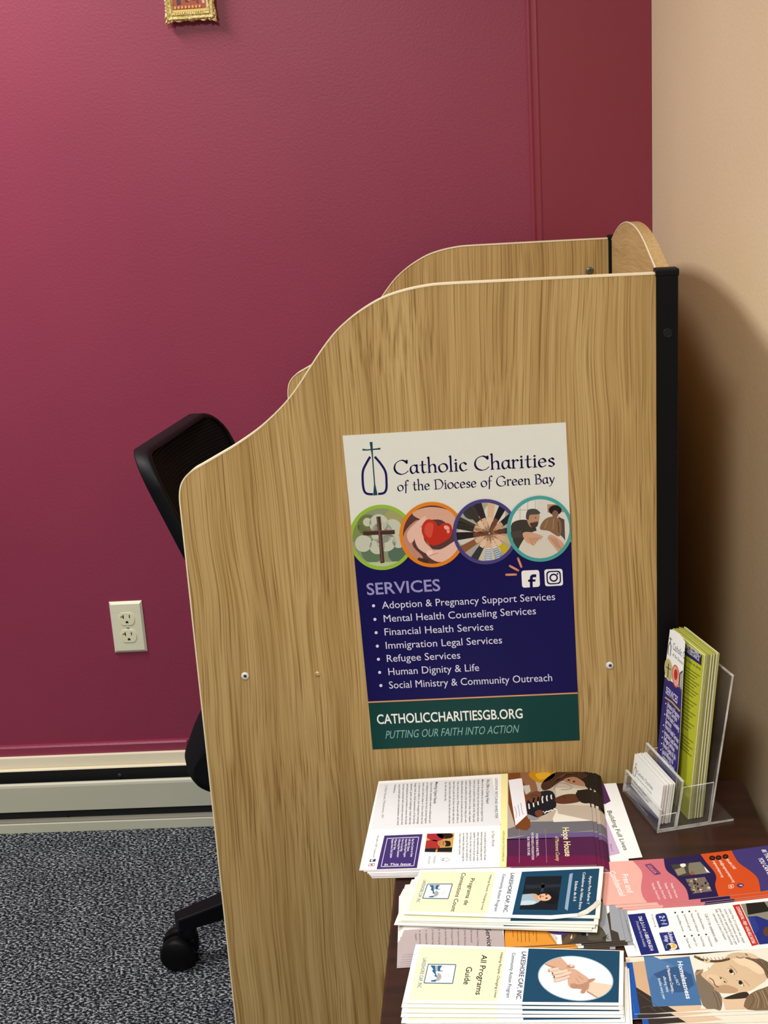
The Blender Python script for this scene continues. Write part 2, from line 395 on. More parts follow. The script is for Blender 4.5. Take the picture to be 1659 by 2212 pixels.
# baseboard heater
h = empty('baseboard_heater', (-1.0, -0.03, 0)); tag(h, 'long cream and grey baseboard heater running along the foot of the burgundy wall', 'heater')
def ext(name, prof, m, x0=-2.4, x1=XR-0.003, parent=h):
    b = MB(); b.prism([(p[0]+0.03, p[1]) for p in prof], x0+1, x1+1, m, fn=lambda p, t: (t, p[0], p[1])); return b.build(name, parent)
tag(ext('top_cover', [(-0.0008, 0.157), (-0.0115, 0.1595), (-0.02, 0.1585), (-0.0215, 0.137), (-0.0205, 0.1350), (-0.0205, 0.1335), (-0.028, 0.1335), (-0.029, 0.1312), (-0.0008, 0.1300)], M_CREAM), 'cream top cover')
ext('damper', [(-0.0008, 0.1295), (-0.026, 0.1295), (-0.026, 0.1275), (-0.024, 0.0700), (-0.0008, 0.0500)], M_DARK)
ext('front_panel', [(-0.045, 0.1095), (-0.052, 0.1150), (-0.057, 0.1158), (-0.061, 0.1135), (-0.0622, 0.1085), (-0.0605, 0.0507), (-0.056, 0.0485), (-0.054, 0.0505), (-0.058, 0.108), (-0.052, 0.111)], M_HEAT)
ext('air_gap', [(-0.0008, 0.0480), (-0.0515, 0.0475), (-0.0515, 0.0300), (-0.0008, 0.0280)], mat('#1b1c1c', 0.5))
ext('deflector', [(-0.0008, 0.0275), (-0.052, 0.0300), (-0.0565, 0.0225), (-0.0008, 0.0200)], mat('#8f8a7c', 0.5))
ext('toe_lip', [(-0.0008, 0.0195), (-0.058, 0.0210), (-0.0615, 0.0205), (-0.0615, 0.0005), (-0.0008, 0.0005)], M_HEAT)
b = MB(); sx = -0.7385
b.lathe([(0.0045, 0), (0.0045, 0.0015), (0.003, 0.0025)], mat('#35373a', 0.4), Matrix.Translation((sx+1, -0.0005+0.03-0.0245, 0.112)) @ Matrix.Rotation(PI/2, 4, 'X'), 14); b.build('screw', h)
b = MB(); b.lathe([(0.0035, 0), (0.0035, 0.001), (0.002, 0.002)], mat('#101010', 0.5), Matrix.Translation((-0.855+1, -0.0515+0.03, 0.033)) @ Matrix.Rotation(PI/2, 4, 'X'), 12); b.build('screw', h)

# wall outlet
ow = empty('wall_outlet', (-0.6866, 0, 0.4447)); tag(ow, 'ivory duplex wall outlet plate on the burgundy wall above the heater', 'outlet')
M_IVORY = mat('#e6e4c8', 0.35); M_IVORY2 = mat('#e9e6c4', 0.35); M_SLOT = mat('#16140f', 0.7)
b = MB(); w, hh, d = 0.035, 0.0572, 0.0062
O_ = [(-w, hh), (w, hh), (w, -hh), (-w, -hh)]; I_ = [(-w+0.0045, hh-0.0055), (w-0.0045, hh-0.0055), (w-0.0045, -hh+0.0055), (-w+0.0045, -hh+0.0055)]
V = [(x, -0.0003, z) for x, z in O_]+[(x, -0.0022, z) for x, z in O_]+[(x, -d, z) for x, z in I_]
Fs = [(0, 1, 2, 3), (8, 9, 10, 11)]+[(i, (i+1) % 4, 4+(i+1) % 4, 4+i) for i in range(4)]+[(4+i, 4+(i+1) % 4, 8+(i+1) % 4, 8+i) for i in range(4)]
b.raw(V, Fs, M_IVORY)
for z in (0.0345, -0.0345): b.box((-w+0.005, -d-0.0002, z-0.0003), (w-0.005, -d+0.001, z+0.0003), mat('#cfcdb0', 0.4))
b.build('cover_plate', ow, bevel=0.0006)
def rec(zc):
    b = MB(); pts = []
    for i in range(40):
        a = 2*PI*i/40; x, z = 0.0172*math.cos(a), 0.0172*math.sin(a); z = max(-0.0142, min(0.0142, z)); pts.append((x, z+zc))
    b.prism(pts, -d+0.0005, -d-0.0012, M_IVORY2, fn=lambda p, t: (p[0], t, p[1]))
    r_ = b.build('receptacle', ow, bevel=0.0004)
    y = -d-0.00125
    def slot(x0, x1, z0, z1):
        q = MB(); q.box((x0, y-0.0002, z0+zc), (x1, y+0.0003, z1+zc), M_SLOT); return q
    q = MB()
    q.box((-0.0078, y-0.0002, 0.0010+zc), (-0.0056, y+0.0003, 0.0092+zc), M_SLOT); q.box((-0.0125, y-0.0002, 0.0042+zc), (-0.0078, y+0.0003, 0.0060+zc), M_SLOT); q.build('slot', r_)
    q = MB(); q.box((0.0055, y-0.0002, 0.0020+zc), (0.0075, y+0.0003, 0.0088+zc), M_SLOT); q.build('slot', r_)
    q = MB(); q.poly([(-0.0029, y, -0.0095+zc), (0.0029, y, -0.0095+zc)]+[(0.0029*math.cos(a), y, -0.0072+0.0029*math.sin(a)+zc) for a in [PI*i/8 for i in range(9)]], M_SLOT); q.build('ground_hole', r_)
rec(0.0193); rec(-0.0193)
b = MB(); b.lathe([(0.0032, 0), (0.0032, 0.0008), (0.002, 0.0014)], mat('#c9c6ac', 0.3), Matrix.Translation((0, -d+0.0003, 0)) @ Matrix.Rotation(PI/2, 4, 'X'), 14)
b.box((-0.0026, -d-0.00135, -0.0004), (0.0026, -d-0.0010, 0.0004), mat('#5a584a')); b.build('screw', ow)

# small gilt picture
pf = empty('picture_frame', (-0.4272, 0, 1.69)); tag(pf, 'small ornate gilt picture frame with a red and orange print hung on the burgundy wall', 'picture frame')
fw_, fh = 0.0485, 0.064
b = MB(); b.box((-fw_+0.006, -0.018, -fh+0.008), (fw_-0.006, -0.0005, fh-0.006), mat('#2a2118', 0.6)); b.build('back_box', pf)
b = MB()
def ring(o_, i_, y0, y1):
    ow_, oh = o_; iw, ih = i_
    A = [(-ow_, -oh), (ow_, -oh), (ow_, oh), (-ow_, oh)]; B = [(-iw, -ih), (iw, -ih), (iw, ih), (-iw, ih)]
    v = [(x, y0, z) for x, z in A]+[(x, y1, z) for x, z in B]; b.raw(v, [(i, (i+1) % 4, 4+(i+1) % 4, 4+i) for i in range(4)], M_GOLD)
ring((fw_-0.003, fh-0.004), (fw_-0.006, fh-0.007), -0.018, -0.024); ring((fw_-0.006, fh-0.007), (fw_-0.012, fh-0.013), -0.024, -0.0205)
ring((fw_-0.012, fh-0.013), (fw_-0.0135, fh-0.0145), -0.0205, -0.0235); ring((fw_-0.0135, fh-0.0145), (fw_-0.018, fh-0.021), -0.0235, -0.019)
ring((fw_-0.003, fh-0.004), (fw_-0.006, fh-0.008), -0.018, -0.0005)
b.build('moulding', pf)
b = MB(); sc = []; NN = 120
for k in range(NN):   # scalloped, corner-flared outer plate
    a = 2*PI*k/NN; ca, sa = math.cos(a), math.sin(a); t = min(fw_/max(abs(ca), 1e-6), fh/max(abs(sa), 1e-6)); x, z = ca*t, sa*t
    cr_ = max(0, 1-math.hypot(abs(x)-fw_, abs(z)-fh)/0.016); w_ = 0.0022*math.cos((x if abs(abs(z)-fh) < 1e-4 else z)*2*PI/0.024)
    f = 1-(0.0045-w_-cr_*0.0045)/t; sc.append((x*f, z*f))
b.prism(sc, -0.0065, -0.0188, M_GOLD, fn=lambda p, t: (p[0], t, p[1])); b.build('backing_plate', pf)
b = MB()
def ball(x, z, rx, rz, y=-0.0188, dep=0.004, rot=0.0):
    n = 8; vs = []; fs = []; cr2, sr2 = math.cos(rot), math.sin(rot)
    for i in range(4):
        t = PI/2*i/3
        for k in range(n):
            a = 2*PI*k/n; u, v_ = rx*math.cos(t)*math.cos(a), rz*math.cos(t)*math.sin(a); vs.append((x+u*cr2-v_*sr2, y-dep*math.sin(t), z+u*sr2+v_*cr2))
    for i in range(3):
        for k in range(n): fs.append((i*n+k, i*n+(k+1) % n, (i+1)*n+(k+1) % n, (i+1)*n+k))
    b.raw(vs, fs, M_GOLD, True)
rnd = random.Random(3)
for sgn in (-1, 1):
    ball(0, sgn*(fh-0.007), 0.0075, 0.0048, dep=0.0055)
    for q in (-1, 1):
        ball(q*0.0105, sgn*(fh-0.0062), 0.0042, 0.0030, rot=q*0.6); ball(q*0.0105, sgn*(fh-0.0095), 0.0028, 0.0020)
        ball(q*0.0170, sgn*(fh-0.0075), 0.0040, 0.0036); ball(q*0.0225, sgn*(fh-0.0088), 0.0022, 0.0042, rot=q*0.4)
        ball(q*0.0275, sgn*(fh-0.0070), 0.0050, 0.0030, rot=-q*0.5); ball(q*0.0335, sgn*(fh-0.0095), 0.0030, 0.0036)
    for k in range(17): ball(sgn*(fw_-0.0062+0.0012*(k % 2)), -fh+0.016+k*0.006, 0.0044-0.0012*(k % 3 == 0), 0.0026, rot=sgn*(0.7 if k % 2 else -0.3))
    for k in range(14): ball(-0.0275+k*0.0042, sgn*(fh-0.0170), 0.0015, 0.0024, -0.0208, 0.0028)
    for sz in (-1, 1):
        for q in range(4): ball(sgn*(fw_-0.0035-q*0.0032), sz*(fh-0.0035-(3-q)*0.0030), 0.0050-q*0.0005, 0.0024, -0.0188, 0.0048, rot=sgn*sz*0.8)
        ball(sgn*(fw_-0.0030), sz*(fh-0.0030), 0.0042, 0.0020, -0.0188, 0.004, rot=sgn*sz*0.8)
b.build('beading', pf)
pr = MB(); y = -0.0192
pw, ph = fw_-0.016, fh-0.019
pr.poly([(-pw, y, -ph), (pw, y, -ph), (pw, y, ph), (-pw, y, ph)], mat('#a04a2c', 0.35))
for i in range(70):
    x = rnd.uniform(-pw, pw-0.006); z = rnd.uniform(-ph+0.012, ph-0.01)
    ww, hz = rnd.uniform(0.003, 0.008), rnd.uniform(0.004, 0.012)
    pr.poly([(x, y-0.00002*(i+1), z), (min(x+ww, pw), y-0.00002*(i+1), z+rnd.uniform(-.002, .002)), (min(x+ww*0.8, pw), y-0.00002*(i+1), min(z+hz, ph)), (x, y-0.00002*(i+1), min(z+hz*0.9, ph))], mat(rnd.choice(['#c75a35', '#8a2f24', '#d98a5a', '#4a2a30', '#e0b090', '#702820', '#5b4a5a']), 0.35))
pr.poly([(-pw, y-0.002, -ph), (pw, y-0.002, -ph), (pw, y-0.002, -ph+0.004), (-pw, y-0.002, -ph+0.004)], mat('#d8b860', 0.35))
for k in range(8):
    x = -pw+0.004+k*0.0065; pr.poly([(x, y-0.0016, -ph+0.006), (x+0.004, y-0.0016, -ph+0.006), (x+0.003, y-0.0016, -ph+0.011), (x, y-0.0016, -ph+0.01)], mat('#d9a25a', 0.35))
pr.build('print', pf, fix=False)

# ================================================================== the study carrel
YC = -0.066708; OC = Vector((0.2621, 1.4955-2.430919, 0))
cr = empty('study_carrel', OC, (0, 0, YC)); tag(cr, 'oak laminate study carrel with swooping side panels and black corner posts', 'study carrel')
sw = [(-0.61, 0.9373), (-0.6092, 0.9479), (-0.6061, 0.9602), (-0.5994, 0.9704), (-0.5893, 0.9787), (-0.5783, 0.9844), (-0.5539, 0.997), (-0.5284, 1.0106), (-0.4964, 1.031), (-0.4642, 1.0583), (-0.4448, 1.0795), (-0.4249, 1.1059), (-0.4055, 1.131), (-0.3866, 1.1513), (-0.3623, 1.1695), (-0.332, 1.1855), (-0.3037, 1.1938), (-0.2752, 1.1982), (-0.2526, 1.1993), (-0.2, 1.1993), (-0.0914, 1.199), (-0.0008, 1.1985)]
swc = [(p.x, p.y) for p in smooth_curve([(x, z, 0) for x, z in sw], 4)]
outline = [(-0.0008, 0.012), (-0.61, 0.012)] + swc
def side_panel(n0):
    b = MB(); b.prism(outline, n0, n0+0.019, M_WOOD, M_BAND, lambda p, t: (p[0], t, p[1]))
    o = b.build('side_panel', cr)
    e = MB()   # pale edge banding wrapping the outline, a hair proud
    P = outline
    def off(i):
        a = Vector(P[max(i-1, 1)]); c = Vector(P[min(i+1, len(P)-1)]); d = (c-a).normalized()
        return Vector((-d.y, d.x))*0.0009
    idx = range(1, len(P))
    vs = []; 
    for i in idx:
        q = Vector(P[i])-off(i)*-1; w_ = off(i)
        vs += [(P[i][0]+w_.x, n0-0.0006, P[i][1]+w_.y), (P[i][0]+w_.x, n0+0.0196, P[i][1]+w_.y), (P[i][0]-w_.x, n0+0.0196, P[i][1]-w_.y), (P[i][0]-w_.x, n0-0.0006, P[i][1]-w_.y)]
    fs = []
    for k in range(len(P)-2):
        for j in range(4): fs.append((4*k+j, 4*k+(j+1) % 4, 4*k+4+(j+1) % 4, 4*k+4+j))
    e.raw(vs, fs+[(0, 1, 2, 3), tuple(4*(len(P)-2)+j for j in (3, 2, 1, 0))], M_BAND)
    tag(e.build('edge_band', o), 'pale cream edge banding')
    return o
pnear = side_panel(0.0); pfar = side_panel(0.7915)
def post(n0):
    b = MB(); b.box((-0.0004, n0-0.003, 0.004), (0.0252, n0+0.0245, 1.1962), M_BLACK); p = b.build('corner_post', cr, bevel=0.002)
    b = MB(); b.box((-0.0016, n0-0.0042, 1.1945), (0.0262, n0+0.0257, 1.2040), M_BLACKP); b.build('post_cap', p, bevel=0.0022)
    b = MB(); b.lathe([(0.0056, 0), (0.0056, 0.0006), (0.0050, 0.0009), (0.0048, 0.0004)], mat('#121316', 0.35, 0, 0.3), Matrix.Translation((0.0125, n0-0.0030, 1.1282)) @ Matrix.Rotation(PI/2, 4, 'X'), 20); b.build('screw_cap', p)
post(0.0); post(0.7915-0.001)
# arched back panel
ar = [(0.0245, 1.1885), (0.0607, 1.1991), (0.1353, 1.2129), (0.2069, 1.2255), (0.2917, 1.2356), (0.3781, 1.2399), (0.4652, 1.2397), (0.5253, 1.2361), (0.6088, 1.2279), (0.6898, 1.2152), (0.7781, 1.1981), (0.7870, 1.1955)]
arc = [(p.x, p.y) for p in smooth_curve([(a, z, 0) for a, z in ar], 4)]
b = MB(); b.prism([(0.787, 0.03), (0.0245, 0.03)]+arc, 0.005, 0.022, M_WOODY, M_WOODY, lambda p, t: (t, p[0], p[1])); bp_ = b.build('back_panel', cr)
e = MB(); vs = []
for a, z in arc: vs += [(0.0044, a, z-0.0006), (0.0044, a, z+0.0009), (0.0062, a, z+0.0009), (0.0062, a, z-0.0006)]
e.raw(vs, [(4*k+j, 4*k+(j+1) % 4, 4*k+4+(j+1) % 4, 4*k+4+j) for k in range(len(arc)-1) for j in range(4)], M_BAND); e.build('edge_band', bp_)
b = MB(); b.box((-0.57, 0.0202, 0.715), (0.004, 0.7905, 0.738), M_WOODY); b.build('desktop', cr, bevel=0.002)
def bolt(s, z, n, r, m, hole=None, name='bolt_cap', lab=None):
    b = MB(); M_ = Matrix.Translation((s, n, z)) @ Matrix.Rotation(PI/2, 4, 'X')
    b.lathe([(r, 0), (r, 0.0012), (r*0.85, 0.0022), (r*0.4, 0.0026)], m, M_, 22)
    if hole: b.lathe([(hole, 0.0022), (hole, 0.0028)], mat('#3a3d40', 0.4), Matrix.Translation((r*0.12, 0, r*0.12)) @ M_, 6)
    o = b.build(name, cr)
    if lab: o['label'] = lab
bolt(-0.5458, 0.6929, 0, 0.0054, mat('#d9dbd8', 0.35), 0.0024, lab='white bolt cap near the open end'); bolt(-0.0613, 0.6995, 0, 0.0050, mat('#d9dbd8', 0.35), 0.0022, lab='white bolt cap near the post')
bolt(-0.4468, 0.6945, 0, 0.0036, mat('#cdb27a', 0.3, 0.3), None, 'bolt_plug', 'small brass plug'); bolt(-0.0350, 1.1427, 0.7915, 0.0070, mat('#6e6a55', 0.35, 0.5), 0.003, 'screw', 'dark screw on the far panel')

# ================================================================== the poster on the carrel
en = Vector((-math.sin(YC), math.cos(YC), 0))
PP = Plane(OC - en*0.0009, -en); K = crop(730, 900, 0.330012)
Q = [(30, 125), (1492, 38), (1583, 2118), (228, 2178)]
post_ = empty('poster', PP.pt(K(830, 1110)), (0, 0, YC)); tag(post_, 'white, navy and green charity poster stuck flat on the side of the carrel', 'poster')
s_ = Print(PP, K); s_.p(Q, '#e3e4dc', 0); 
A = [s_.P(q, 0) for q in Q]; Bk = [p+en*0.0007 for p in A]
s_.poly(Bk[::-1], mat('#d8d4c8'))
for i in range(4): s_.poly([A[i], Bk[i], Bk[(i+1) % 4], A[(i+1) % 4]], mat('#e4e2d8'))
s_.build('sheet', post_)
def edge(y0):  # point on the sheet's left / right edge at crop height
    return (30+(y0-125)/(2178-125)*198, y0)
pb = Print(PP, K, Q); pb.p([(60, 905), (1560, 818), (1600, 1805), (150, 1867)], '#120d50', 1); tag(pb.build('services_panel', post_), 'navy panel')
pb = Print(PP, K, Q); pb.p([(150, 1873), (1600, 1811), (1650, 2250), (150, 2250)], '#0e3f3c', 1); tag(pb.build('footer_panel', post_), 'dark green footer')
pb = Print(PP, K, Q); pb.p([(150, 1867), (1600, 1803), (1600, 1812), (150, 1876)], '#d99a6a', 2); pb.build('divider_line', post_)
em = Print(PP, K)
em.p([(207, 167), (226, 165), (230, 260), (244, 440), (260, 514), (231, 516), (236, 440), (222, 260)], '#1d4650', 2)
em.p([(160, 210), (190, 214), (250, 208), (278, 203), (278, 216), (250, 217), (190, 222), (160, 222)], '#1d4650', 2)
em.line([(211, 262), (186, 305), (164, 355), (162, 420), (170, 480), (190, 504), (230, 508)], 15, '#18145a', 2, 6)
em.line([(241, 262), (285, 315), (312, 365), (318, 430), (316, 475), (300, 500), (263, 506)], 15, '#18145a', 2, 6)
em.build('emblem', post_)
tl = Print(PP, K); tl.nib('Catholic Charities', (370, 377), (1418, 324), 88, '#18145a', 2, 0.14, 0.058); tl.nib('of the Diocese of Green Bay', (392, 487), (1418, 435), 62, '#18145a', 2, 0.15, 0.066); tl.build('title_lettering', post_)
# round pictures
def medal(c, r, col, lay, lab, draw):
    m_ = Print(PP, K, Q); m_.ell(c, r, r*1.0, col, lay, n=64)
    o = m_.build('round_picture', post_); o['label'] = lab
    ri = r-23; cp = [(c[0]+ri*math.cos(2*PI*i/40), c[1]+ri*math.sin(2*PI*i/40)) for i in range(40)]
    cp = clip_poly(cp, Q)
    d_ = Print(PP, K, cp); draw(d_, c[0], c[1], ri, lay+1); d_.build('picture', o)
def draw1(d, x, y, r, l):
    d.ell((x, y), r, r, '#8f9878', l)
    for a, b_, q, h_ in [(-90, -80, 70, '#6f7a45'), (90, -110, 80, '#a3a06a'), (-60, 90, 75, '#5f7a5c'), (110, 100, 70, '#56705e'), (140, 0, 60, '#a9b296'), (-150, -20, 60, '#7f8d55')]: d.ell((x+a, y+b_), q, q, h_, l+1)
    for a, b_, q in [(-95, -100, 28), (-20, -90, 62), (70, -60, 60), (-120, 40, 55), (30, 30, 62), (-30, 60, 50), (110, 30, 40), (0, -30, 70)]: d.ell((x+a, y+b_), q, q, '#c5c9b6', l+2)
    d.p([(x-190, y+168), (x-60, y+162), (x+60, y+160), (x+190, y+150), (x+190, y+200), (x-190, y+200)], '#b9c99a', l+3)
    d.p([(x-36, y-135), (x-8, y-137), (x+4, y+0), (x+18, y+166), (x-8, y+170), (x-20, y+0)], '#4a3328', l+4)
    d.p([(x-122, y-43), (x+84, y-50), (x+86, y-22), (x-120, y-13)], '#46302a', l+5)
    d.line([(x-30, y-130), (x-12, y+0), (x+2, y+160)], 7, '#7a5a4a', l+6)
    d.line([(x-120, y-40), (x+82, y-47)], 5, '#7a5a4a', l+6)
def draw2(d, x, y, r, l):
    d.ell((x, y), r, r, '#5a3a38', l)
    sk, sk2, sk3 = '#d9a892', '#c08a76', '#e6bcab'
    d.p([(x-190, y+20), (x-110, y-90), (x-60, y-60), (x-130, y+60), (x-60, y+150), (x-120, y+190)], sk2, l+1, 5)
    d.p([(x-130, y-140), (x-20, y-180), (x+120, y-150), (x+190, y-30), (x+150, y-20), (x+60, y-95), (x-60, y-95)], sk, l+1, 5)
    d.p([(x-160, y-20), (x-60, y-115), (x-40, y-95), (x-110, y-10), (x-120, y+40), (x-150, y+50)], sk3, l+2, 5)
    d.p([(x-120, y+0), (x-100, y-40), (x-60, y-40), (x-50, y+40), (x+20, y+120), (x+0, y+140), (x-90, y+90)], sk3, l+3, 5)
    d.p([(x-20, y+95), (x+60, y+95), (x+190, y+20), (x+170, y+110), (x+60, y+180), (x-30, y+140)], sk3, l+4, 5)
    d.p([(x-90, y+150), (x-20, y+165), (x-40, y+200), (x-110, y+190)], '#4a2f2e', l+5)
    d.p([(x-60, y-70), (x-25, y-100), (x+20, y-85), (x+40, y-55), (x+70, y-75), (x+115, y-70), (x+132, y-30), (x+115, y+20), (x+40, y+66), (x-20, y+62), (x-66, y-10)], '#c0301f', l+6, 5)
    d.p([(x-45, y-60), (x-15, y-80), (x+10, y-60), (x-10, y+20), (x-48, y-10)], '#d4503c', l+7, 5)
    d.ell((x+95, y-45), 20, 13, '#eab0a0', l+8, 0.5); d.ell((x+105, y-22), 10, 14, '#e89a8a', l+8)
    d.line([(x-50, y+20), (x-10, y+85), (x+20, y+105)], 4, sk2, l+5, 4); d.line([(x-20, y+140), (x+40, y+120)], 4, sk2, l+5)
    d.ell((x-18, y+118), 22, 16, '#f0d0c2', l+6, -0.3)
def draw3(d, x, y, r, l):
    d.ell((x, y), r, r, '#a9a596', l)
    for a, b_, q, h_ in [(60, -120, 70, '#d5d3c8'), (-130, 30, 60, '#cfccc0'), (20, 130, 80, '#c9c4ae'), (-90, -140, 60, '#3a3a42')]: d.ell((x+a, y+b_), q, q, h_, l+1)
    hub = (x+25, y+10)
    arms = [(-2.75, '#3e3a30', '#d9b08e'), (-2.3, '#3c362c', '#e2c2a4'), (-1.95, '#30272a', '#d9b08e'), (-1.5, '#d8b592', '#e2c2a4'), (-1.1, '#1d1c22', '#6e4636'), (-0.65, '#25222a', '#c99a78'), (-0.15, '#3a2e2a', '#5e3b2c'), (0.35, '#c9b08a', '#d9b08e'), (0.8, '#c8b020', '#e2c2a4'), (1.2, '#7d8fa8', '#e2c2a4'), (1.62, '#9aa6b8', '#d9b08e'), (2.1, '#35363a', '#e2c2a4'), (2.6, '#8a5a3a', '#d9b08e'), (3.05, '#241f20', '#6e4636'), (3.4, '#2e2e2c', '#c99a78')]
    for i, (a, sl, sk) in enumerate(arms):
        ca, sa = math.cos(a), math.sin(a); px_, py_ = -sa, ca
        def q(t, w): return (hub[0]+ca*t+px_*w, hub[1]+sa*t+py_*w)
        d.p([q(90, -17), q(260, -30), q(260, 30), q(90, 17)], sl, l+2)
        d.p([q(8, -9), q(60, -17), q(105, -14), q(105, 14), q(60, 17), q(8, 9)], sk, l+3)
        for w in (-8, 0, 8): d.line([q(6, w*0.8), q(50, w)], 2.2, '#7a5138', l+4)
        if sl in ('#7d8fa8', '#9aa6b8'):
            for t in range(100, 210, 14): d.line([q(t, -17), q(t, 17)], 4, '#f0f0f0', l+4)
def draw4(d, x, y, r, l):
    d.ell((x, y), r, r, '#d8d6cd', l)
    d.p([(x-180, y-180), (x-20, y-180), (x-20, y-10), (x-180, y-10)], '#e2e0d8', l+1)
    for k in (-130, -80, -30): d.line([(x+k, y-185), (x+k, y-20)], 5, '#bdbbb2', l+2)
    d.line([(x-180, y-120), (x-20, y-126)], 5, '#bdbbb2', l+2)
    d.p([(x+48, y-160), (x+190, y-160), (x+190, y-110), (x+50, y-105)], '#b08a68', l+1)
    d.p([(x-190, y-20), (x-110, y-60), (x-40, y-30), (x-20, y+50), (x-60, y+160), (x-150, y+140)], '#3d3933', l+3, 5)
    d.p([(x-85, y-70), (x-60, y-118), (x-10, y-110), (x-5, y-60), (x-25, y-15), (x-65, y-15)], '#b88e70', l+4, 5)
    d.p([(x-92, y-70), (x-80, y-122), (x-30, y-130), (x+2, y-105), (x-15, y-95), (x-66, y-90), (x-74, y-60)], '#4a4843', l+5, 4)
    d.p([(x-66, y-36), (x-40, y-42), (x-12, y-46), (x-20, y-14), (x-52, y-10)], '#4a3a30', l+5, 4)
    d.ell((x-28, y-72), 5, 3, '#2a2018', l+6)
    d.p([(x+120, y-80), (x+160, y-60), (x+165, y+80), (x+120, y+40)], '#5c4a44', l+3)
    d.ell((x+100, y-122), 42, 32, '#231d1b', l+3); d.ell((x+100, y-96), 20, 25, '#8a5f4a', l+4)
    d.p([(x-130, y+190), (x-100, y+60), (x-10, y+10), (x+100, y+20), (x+170, y+90), (x+160, y+200)], '#d6d0c2', l+5, 5)
    d.p([(x+0, y+0), (x+30, y-60), (x+90, y-80), (x+135, y-50), (x+140, y+20), (x+120, y+50), (x+60, y+15)], '#86664a', l+6, 5)
    d.line([(x+50, y-55), (x+30, y-5)], 5, '#a88a6a', l+7); d.line([(x+90, y-65), (x+85, y+5)], 5, '#a88a6a', l+7); d.line([(x+118, y-50), (x+125, y+25)], 5, '#4d3728', l+7)
    d.p([(x-195, y+20), (x-120, y+10), (x-105, y+60), (x-185, y+60)], '#4a443c', l+7)
    d.p([(x-112, y+28), (x-60, y+22), (x+20, y+50), (x-10, y+70), (x-40, y+110), (x-62, y+100), (x-95, y+80)], '#d0a184', l+8, 4)
    for k in range(4): d.line([(x-70+k*14, y+60), (x-45+k*18, y+(104-k*12))], 3, '#9a6e54', l+9)
    d.p([(x+50, y+60), (x+80, y+40), (x+150, y+90), (x+165, y+150), (x+130, y+160), (x+90, y+115)], '#cf9f84', l+8, 4)
    for k in range(3): d.line([(x+70+k*16, y+58+k*4), (x+115+k*12, y+120+k*6)], 3, '#9a6e54', l+9)
medal((287, 790), 214, '#96bd3c', 3, 'green ringed picture of a cross', draw1)
medal((617, 771), 214, '#e2841f', 14, 'orange ringed picture of hands holding a red heart', draw2)
medal((966, 752), 214, '#4b4280', 25, 'purple ringed picture of joined hands', draw3)
medal((1322, 732), 216, '#4aa3a0', 32, 'teal ringed picture of people embracing', draw4)
sv = Print(PP, K); sv.text('SERVICES', (192, 1167), (672, 1139), 76, '#9a94c8', 2, 0.014); tag(sv.build('heading_lettering', post_), 'lavender heading')
sl = Print(PP, K)
for t, a, b_, bl in [('Adoption & Pregnancy Support Services', (290, 1257), (1422, 1200), (233, 1238)), ('Mental Health Counseling Services', (302, 1345), (1297, 1293), (242, 1327)), ('Financial Health Services', (307, 1432), (1018, 1397), (250, 1414)), ('Immigration Legal Services', (315, 1520), (1075, 1484), (258, 1502)), ('Refugee Services', (322, 1606), (802, 1583), (265, 1588)), ('Human Dignity & Life', (332, 1692), (925, 1664), (273, 1674)), ('Social Ministry & Community Outreach', (337, 1780), (1403, 1730), (281, 1760))]:
    sl.text(t, a, b_, 46, '#dcd9ee', 2, 0.0); sl.ell(bl, 10, 10, '#dcd9ee', 2)
sl.build('service_list', post_)
ft = Print(PP, K); ft.text('CATHOLICCHARITIESGB.ORG', (258, 2012), (1210, 1973), 62, '#f2f4ee', 2, 0.014); ft.text('PUTTING OUR FAITH INTO ACTION', (312, 2108), (1178, 2068), 50, '#86b5ae', 2, -0.004, 0.22); ft.build('footer_lettering', post_)
def rrect(p, q, col, lay, r=0.16, n=5):
    pts = []
    for i in range(4):
        c = Vector(q[i]); a = Vector(q[i-1]); b_ = Vector(q[(i+1) % 4])
        s0 = c+(a-c)*r; e0 = c+(b_-c)*r
        for k in range(n+1):
            t = k/n; v = s0*(1-t)**2+c*2*t*(1-t)+e0*t*t; pts.append((v.x, v.y))
    p.p(pts, col, lay)
def qs(q, f):
    c = sum((Vector(x) for x in q), Vector((0, 0)))/4; return [tuple(c+(Vector(x)-c)*f) for x in q]
ic = Print(PP, K); fb = [(1200, 1008), (1317, 1003), (1323, 1113), (1206, 1120)]; rrect(ic, fb, '#f0f0f0', 3)
ic.line([(1298, 1042), (1278, 1042), (1266, 1054), (1266, 1118)], 19, '#120d50', 4, 4); ic.line([(1245, 1074), (1293, 1072)], 15, '#120d50', 4); ic.build('social_media_icon', post_)
ic = Print(PP, K); ig = [(1350, 1000), (1469, 995), (1474, 1105), (1356, 1111)]; rrect(ic, ig, '#f0f0f0', 3)
rrect(ic, qs(ig, 0.80), '#120d50', 4, .28); rrect(ic, qs(ig, 0.65), '#f0f0f0', 5, .28); ic.ell((1412, 1054), 28, 27, '#120d50', 6); ic.ell((1412, 1054), 18, 17, '#f0f0f0', 7); ic.ell((1437, 1029), 6, 6, '#120d50', 6); ic.build('social_media_icon', post_)
ra = Print(PP, K)
for q in ([(1102, 1035), (1165, 1033)], [(1126, 978), (1179, 1006)], [(1179, 928), (1200, 982)]): ra.line(q, 14, '#e0936a', 3); [ra.ell(x, 7, 7, '#e0936a', 3, n=12) for x in q]
ra.build('sparkle', post_)

